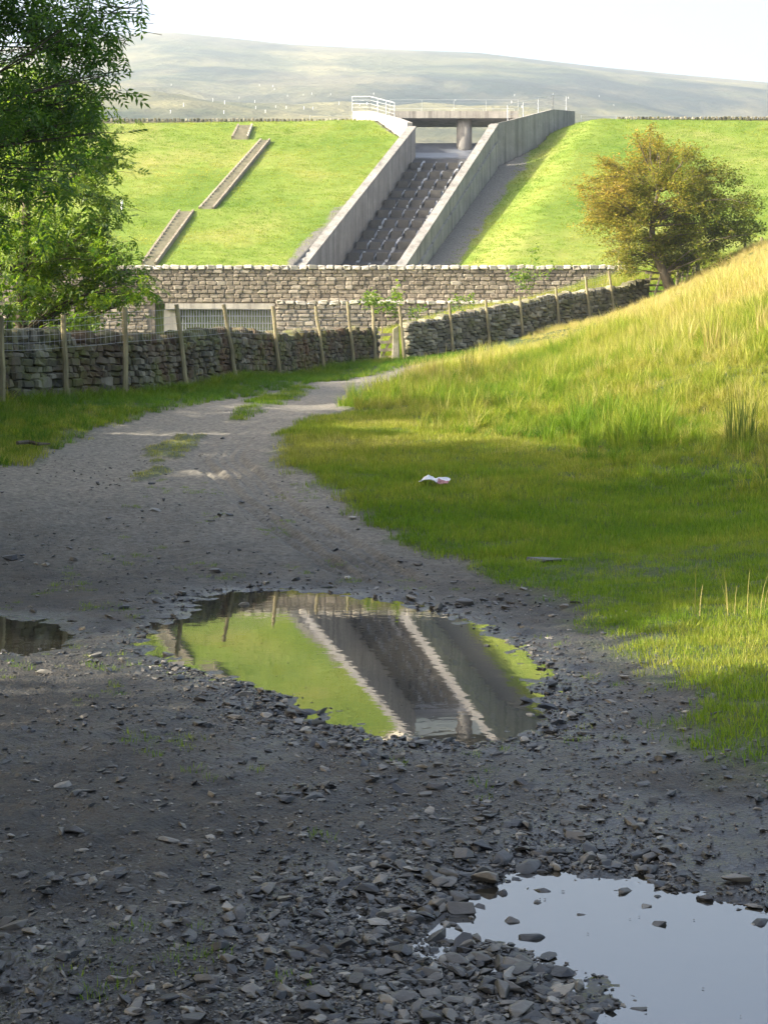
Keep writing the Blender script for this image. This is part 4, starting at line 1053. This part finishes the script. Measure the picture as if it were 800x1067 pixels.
# long grass: the bank on the right
x, y = cand(60000, -2.5, 17, 15, 63)
t = toe(x, y) * grassness(x, y); ok = infrust(x, y, 1.0) & (rng.random(len(x)) < t) & (y < 53.0 + .85 * np.maximum(x - .5, 0)) & (x > -1.5)
x, y = x[ok], y[ok]; z = height(x, y); hgt_rel = sstep(.3, 3.4, z - np.interp(y, [17, 22, 28, 40, 53], [.4, .87, 1.6, 2.25, 3.1]))
dr = np.clip(.40 + .55 * hgt_rel + .9 * fbm(x * .35, y * .35, 46, 3) + .65 * fbm(x * 1.5, y * 1.5, 47, 2) + .12 * sstep(28, 44, y) + rng.normal(size=len(x)) * .12, 0, 1)
wild = rng.random(len(x)) < .12 + .6 * sstep(.05, .2, fbm(x * .3 + 9, y * .3, 48, 2)) + .2 * hgt_rel
s = rng.uniform(.45, 1.0, len(x)) * (.7 + .4 * hgt_rel) * (1 + 1.3 * fbm(x * 1.3, y * 1.3, 88, 2)) * (1 - .55 * sstep(44, 52, y) * (x > 4))
scatter("bank_grass", np.c_[x, y, z][~wild], rng.uniform(0, 6.3, (~wild).sum()), s[~wild], dr[~wild], C_long)
scatter("tall_bank_grass", np.c_[x, y, z][wild], rng.uniform(0, 6.3, wild.sum()), s[wild] * 1.2, np.clip(dr[wild] + .12, 0, 1), C_wild)
# long grass: verge below the left wall, and the ground behind the walls
x, y = cand(26000, -9, 3.5, 15, 56)
l = np.interp(y, LE[:, 0], LE[:, 1]); ok = (x < l + .05) & infrust(x, y, 1.0) & (rng.random(len(x)) < .75)
wx = np.interp(y, WL[:, 1], WL[:, 0]); ok &= (x > wx + .22) & (y < 53.5)
x, y, wx, l = x[ok], y[ok], wx[ok], l[ok]; z = height(x, y); nearw = sstep(.5, 0.0, (x - wx - .2) / np.maximum(l - wx, .5))
dr = np.clip(.08 + .3 * nearw + .6 * fbm(x * .9, y * .6, 49, 3) + rng.normal(size=len(x)) * .12, 0, 1)
scatter("verge_grass", np.c_[x, y, z], rng.uniform(0, 6.3, len(x)), rng.uniform(.22, .45, len(x)) + .5 * nearw * rng.uniform(.4, 1, len(x)), dr, C_long)
x, y = cand(22000, -16, 20, 54, 74.4)
wy = np.interp(x, WR[:, 0], WR[:, 1], 54, 62); ok = (y > wy + .6) & infrust(x, y, 1)
x, y = x[ok], y[ok]; z = height(x, y); dr = np.clip(.45 + .9 * fbm(x * .4, y * .4, 51, 3) + rng.normal(size=len(x)) * .15, 0, 1)
scatter("rough_grass", np.c_[x, y, z], rng.uniform(0, 6.3, len(x)), rng.uniform(.4, 1.0, len(x)), dr, C_wild)
# mown grass on the dam
x, y = cand(42000, -26, 29, 75.8, 102)
gv = np.maximum(sstep(1.9, 0.9, x - rw(y)) * (x > rw(y) - .5), (x > lw(y) - .4) & (x < rw(y) + .3))
inst = np.zeros(len(x), bool)
for (lb, lt, rb, rt2) in (((148.5, 277), (187, 222), (162, 277), (201.6, 222)), ((208, 219.5), (272, 147.5), (222, 219.5), (281, 147.5)), ((242, 145), (248.5, 132), (257.5, 145), (262.5, 132))):
    A, B, C_, D_ = dpt(*lb), dpt(*lt), dpt(*rb), dpt(*rt2); f = (y - A[1]) / (B[1] - A[1])
    inst |= (f > 0) & (f < 1) & (x > A[0] + (B[0] - A[0]) * f - .3) & (x < C_[0] + (D_[0] - C_[0]) * f + .2)
ok = infrust(x, y, 1) & (rng.random(len(x)) > gv) & ~inst & ~((y > 94) & (x > -1.5 - .42 * (y - 103) - .5) & (x < 7.2 + .75 * (y - 95.5)))
x, y = x[ok], y[ok]; z = dam_h(x, y)
dr = np.clip(.34 + .8 * fbm(x * .16, y * .3, 52, 4) + .35 * fbm(x * 1.2, y * 1.2, 53, 2) + rng.normal(size=len(x)) * .06, 0, 1)
scatter("dam_grass", np.c_[x, y, z], rng.uniform(0, 6.3, len(x)), rng.uniform(.6, 1.2, len(x)), dr, C_dam)
# sparse sprigs on the track
x, y = cand(5000, -3, 1.5, 3.6, 20)
cl = fbm(x * 2.6, y * 1.8, 54, 3); ok = (cl > .11) & (pud_sd(x, y) > .15) & (grassness(x, y) < .3) & infrust(x, y) & (rng.random(len(x)) < np.where(x < -.2, .8, .2)); x, y = x[ok], y[ok]
scatter("track_sprigs", np.c_[x, y, height(x, y)], rng.uniform(0, 6.3, len(x)), rng.uniform(.3, .75, len(x)), rng.uniform(.1, .4, len(x)), C_short)

# ------------------------------------------------------------------ rush clumps, stalks and litter
def rush(px, py, D, h, n, label, m=M['rush'], rad=.16, name="rush_clump", cat="rush", wid=.012):
    X = (px - CX) / F * D; z = hgt(X, D); v, q = blades(n, rad, h * .55, h, wid, .16, 3, int(px * 7 + py), .2)
    o = link(name, np_mesh(name, v, q, m), None, (X, D, z)); tag(o, label, cat); return o
rush(772, 466, 20.6, 0.9, 90, "tall dark green rush clump at the right edge of the grassy bank", M['rush_dark'], .2)
rush(742, 365, 28.0, .9, 70, "tallest golden rush clump high on the bank at right", M['straw'])
rush(795, 350, 28.5, .9, 80, "golden rush clump cut off by the right edge of the picture", M['straw'])
rush(690, 345, 35.0, .8, 70, "rush clump just below the skyline beneath the hawthorn")
rush(488, 385, 36.0, .8, 60, "rush clump in front of the foot of the climbing wall")
rush(450, 400, 36.5, .7, 90, "pale bushy grass tussock at the track end below the gatepost", M['straw'], .3, "grass_tussock", "grass tussock")
rush(610, 440, 25.0, .5, 60, "small green rush clump halfway up the middle of the bank")
rush(765, 655, 10.7, .42, 14, "few dry straw coloured stalks standing in the lit grass at right", M['straw'], .3, "dry_stalks", "grass stalks", .006)
# leafy shrubs between the walls
def shrub(c, rad, n, label, seed):
    r = np.random.default_rng(seed); cl = [(np.array(c) + r.normal(size=3) * [rad * .5, .4, rad * .35] + [0, 0, rad * .6], rad * .55) for _ in range(7)]
    b = np.array([c[0], c[1], hgt(c[0], c[1]) - .1]); build_tree("shrub", b, [b, b + [0, 0, .3], np.array(c) + [0, 0, rad * .4]], .04, cl, (big_q[0] * .6, big_q[1]), n, M['ash_far'], M['bark'], label, seed, (.6, .6, .5), (.6, 1.2), None, 4, .2, cat="shrub", limb_r=.02)
shrub(P(398, 335, 58), .9, 330, "bright green shrub behind the small wooden gate", 61)
shrub(P(548, 300, 69), 1.0, 200, "thin leafy shrub against the retaining wall above the fence", 62)
shrub(P(478, 326, 63), .6, 260, "low leafy shrub behind the climbing wall near the gatepost", 63)
shrub(P(85, 350, 31.5), .7, 330, "low bush in front of the bright tree behind the left wall", 64)
shrub(P(8, 350, 30.0), .9, 330, "dark bush behind the wall at the left edge of the picture", 65)

# crumpled newspaper on the lawn
D = 19.3; X = (453 - CX) / F * D; zg = hgt(X, D) + .035
r0 = np.random.default_rng(77); nx, ny = 12, 8; U, W = np.meshgrid(np.linspace(-.18, .18, nx), np.linspace(-.13, .13, ny))
ZZ = .06 * np.exp(-((U + .09) / .07) ** 2) * (1 - (W / .22) ** 2) + .03 * np.exp(-((U - .05 - W * .5) / .05) ** 2) + .07 * fbm(U * 13 + 3, W * 13, 7, 3) + .05
pv = np.stack([U + .02 * W, W + .02 * fbm(U * 9, W * 9, 8, 2), ZZ], -1).reshape(-1, 3); pi_ = np.arange(nx * ny).reshape(ny, nx)
pq = np.stack([pi_[:-1, :-1], pi_[:-1, 1:], pi_[1:, 1:], pi_[1:, :-1]], -1).reshape(-1, 4)
mi = ((pv[pq].mean(1)[:, 0] > .04) & (pv[pq].mean(1)[:, 1] < -.03)).astype(int)
news = tag(link("newspaper", np_mesh("newspaper", pv, pq, [M['paper'], M['paper_print']], False, mi), None, (X, D, zg)), "crumpled white newspaper lying on the shaded grass", "newspaper")
news.rotation_euler = (.12, 0, -.2); sm = news.modifiers.new("thick", 'SOLIDIFY'); sm.thickness = .008
# fallen stick on the left verge, half-buried slab on the lawn edge
mb = MB(); q = [np.array([(px - CX) / F * D, D, 0]) for px, D in ((18, 21.8), (30, 22.0), (40, 21.9), (52, 22.1))]
for k in q: k[2] = hgt(k[0], k[1]) + .1
mb.tube(q, [.03, .035, .03, .012], 6); tag(mb.build("fallen_stick", M['bark']), "crooked fallen stick on the left grass verge", "stick")
Xs, Ys = (572 - CX) / F * 14.6, 14.6
o = link("stone_slab", np_mesh("stone_slab", *T_ANG[3], M['gravel']), None, (Xs, Ys, hgt(Xs, Ys) - .01)); o.scale = (.62, .5, .14); tag(o, "flat grey stone slab sunk in the lawn edge beyond the big puddle", "stone")

# ------------------------------------------------------------------ stones on the track
def stone_field():
    n = 230000
    y = 3.4 / (1 - rng.random(n) * (1 - 3.4 / 24.0)); x = rng.uniform(-.27, .27, n) * y
    sd = pud_sd(x, y); g = grassness(x, y)
    dens = .10 + .22 * sstep(-.05, .2, fbm(x * .9, y * .9, 55, 3)) + .12 * sstep(.1, .25, fbm(x * 3, y * 3, 56, 2))
    sdb = sdist(PUD['big'], x, y); sdn = sdist(PUD['near'], x, y)
    dens += .75 * np.exp(-np.maximum(sdb, 0) / .3) * ((y < 9.5) & (x < .1)) + .35 * np.exp(-np.maximum(sdb, 0) / .35)
    dens += .6 * np.exp(-np.maximum(sdn, 0) / .45) * (x < 1.0)
    dens *= np.where(y > 13, 1.0, 1) * (1 - .85 * g)
    dens = np.where(sd < -.02, .10 * np.exp(sd / .16), dens)
    ok = rng.random(n) < dens * .55
    x, y, sd = x[ok], y[ok], sd[ok]; n = len(x)
    size = .0105 * (1 - rng.random(n) * .994) ** -.46
    size = np.clip(size, .0105, .078) * np.where(y > 12, 1.6, 1.0) * rng.uniform(.8, 1.15, n)
    big = np.exp(-np.maximum(sdist(PUD['big'], x, y), 0) / .35) + np.exp(-np.maximum(sdist(PUD['near'], x, y), 0) / .4)
    size *= 1 + .45 * np.clip(big, 0, 1)
    return x, y, size
x, y, size = stone_field(); n = len(x); z = height(x, y)
asp = np.c_[rng.uniform(.9, 1.5, n), rng.uniform(.7, 1.1, n), rng.uniform(.25, .55, n)] * size[:, None]
L3 = np.c_[x, y, z + asp[:, 2] * np.where(y > 10.5, .3, .2)]; R = rotz(rng.uniform(0, 6.3, n)) @ rand_tilt(n, .22); which = rng.integers(0, 14, n)
appar = size / y; pxx = CX + F * x / y; pyy = HY + F * (CAMZ - z) / y
vis = (pxx > 2) & (pxx < 798) & (pyy < 1064)
order = np.argsort(-np.where(vis, appar, 0)); pick = order[:275]; rest = order[275:]
gm = tmpl_meshes(T_BIG, M['gravel'], "stone")
for i in pick:
    o = link("stone", gm[which[i]], track); o.matrix_basis = Matrix.Translation(Vector(L3[i])) @ Matrix(R[i].tolist()).to_4x4() @ Matrix.Diagonal((*asp[i], 1))
for k, (px, py, w) in enumerate([(322, 743, .12), (345, 738, .05), (353, 741, .055), (286, 734, .08), (508, 673, .09), (535, 679, .055), (533, 706, .05), (553, 745, .075), (310, 735, .06),
        (533, 960, .085), (560, 941, .05), (605, 953, .055), (672, 945, .075), (686, 964, .08), (500, 946, .09), (651, 930, .09), (480, 968, .065), (795, 962, .1), (745, 936, .06), (770, 939, .075), (562, 928, .08)]):
    gx, gy = gp(px, py); o = link("stone", gm[k % 14], track, (gx, gy, -.004)); o.scale = (w * rng.uniform(.8, 1.2), w * rng.uniform(.6, .9), w * rng.uniform(.3, .6)); o.rotation_euler = (.1 * (k % 3 - 1), .15, k * 1.7)
nb_ = 150; bx = rng.uniform(-2, 1.6, nb_ * 6); by = rng.uniform(4.0, 13.2, nb_ * 6); ok = pud_sd(bx, by) < -.06; bx, by = bx[ok][:nb_], by[ok][:nb_]; m_ = len(bx)
fv = np.array([[-.5, 0, 0], [0, -.3, .06], [.5, 0, 0.02], [0, .3, .05]]); ft = np.array([[0, 1, 2], [0, 2, 3]]); fs = rng.uniform(.006, .02, m_)
tag(link("floating_debris", np_mesh("floating_debris", np.concatenate([(fv * k) @ rotz(np.array([a]))[0].T + [x_, y_, .003] for k, a, x_, y_ in zip(fs, rng.uniform(0, 6.3, m_), bx, by)]),
    np.concatenate([ft + 4 * k for k in range(m_)]), M['core'])), kind="stuff")
joined("gravel", T_ANG, which[rest], L3[rest], R[rest], asp[rest], M['gravel'], track)

# ------------------------------------------------------------------ white tree guards on the far moor
ys_ = np.linspace(230, 1500, 1500)
gm_ = MB().tube([[0, 0, -.3], [0, 0, 1.2]], .13, 6).mesh("tree_guard", M['guard'])
r0 = np.random.default_rng(14)
for k in range(34):
    px, py = (r0.uniform(150, 330), r0.uniform(88, 122)) if k < 20 else (r0.uniform(330, 640), r0.uniform(95, 112))
    hz = hill_h((px - CX) / F * ys_, ys_); el = HY - (hz - CAMZ) / ys_ * F
    j = np.argmax(el < py); D = ys_[j]; X = (px - CX) / F * D
    o = link("tree_guard", gm_, None, (X, D, float(hill_h(np.array([X]), np.array([D]))[0])))
    tag(o, "tiny white tree guard on the far moor hillside above the dam", "tree guard", "white tree guards scattered on the far hillside")

# ------------------------------------------------------------------ haze over the valley
hm = bpy.data.materials.new("valley_haze"); hm.use_nodes = True; hn = hm.node_tree.nodes; hn.remove(hn["Principled BSDF"])
pv_ = hn.new("ShaderNodeVolumePrincipled"); pv_.inputs["Color"].default_value = (0.82, 0.91, 1.0, 1); pv_.inputs["Density"].default_value = 0.0004; pv_.inputs["Anisotropy"].default_value = 0.3
hm.node_tree.links.new(pv_.outputs[0], hn["Material Output"].inputs["Volume"])
zmax = float(HZ.max()) + 5
mb = MB(); mb.box(-1600, 1600, -70, 2150, min(-3.0, float(HZ.min()) - 200), zmax)
tag(mb.build("haze", hm), kind="stuff")
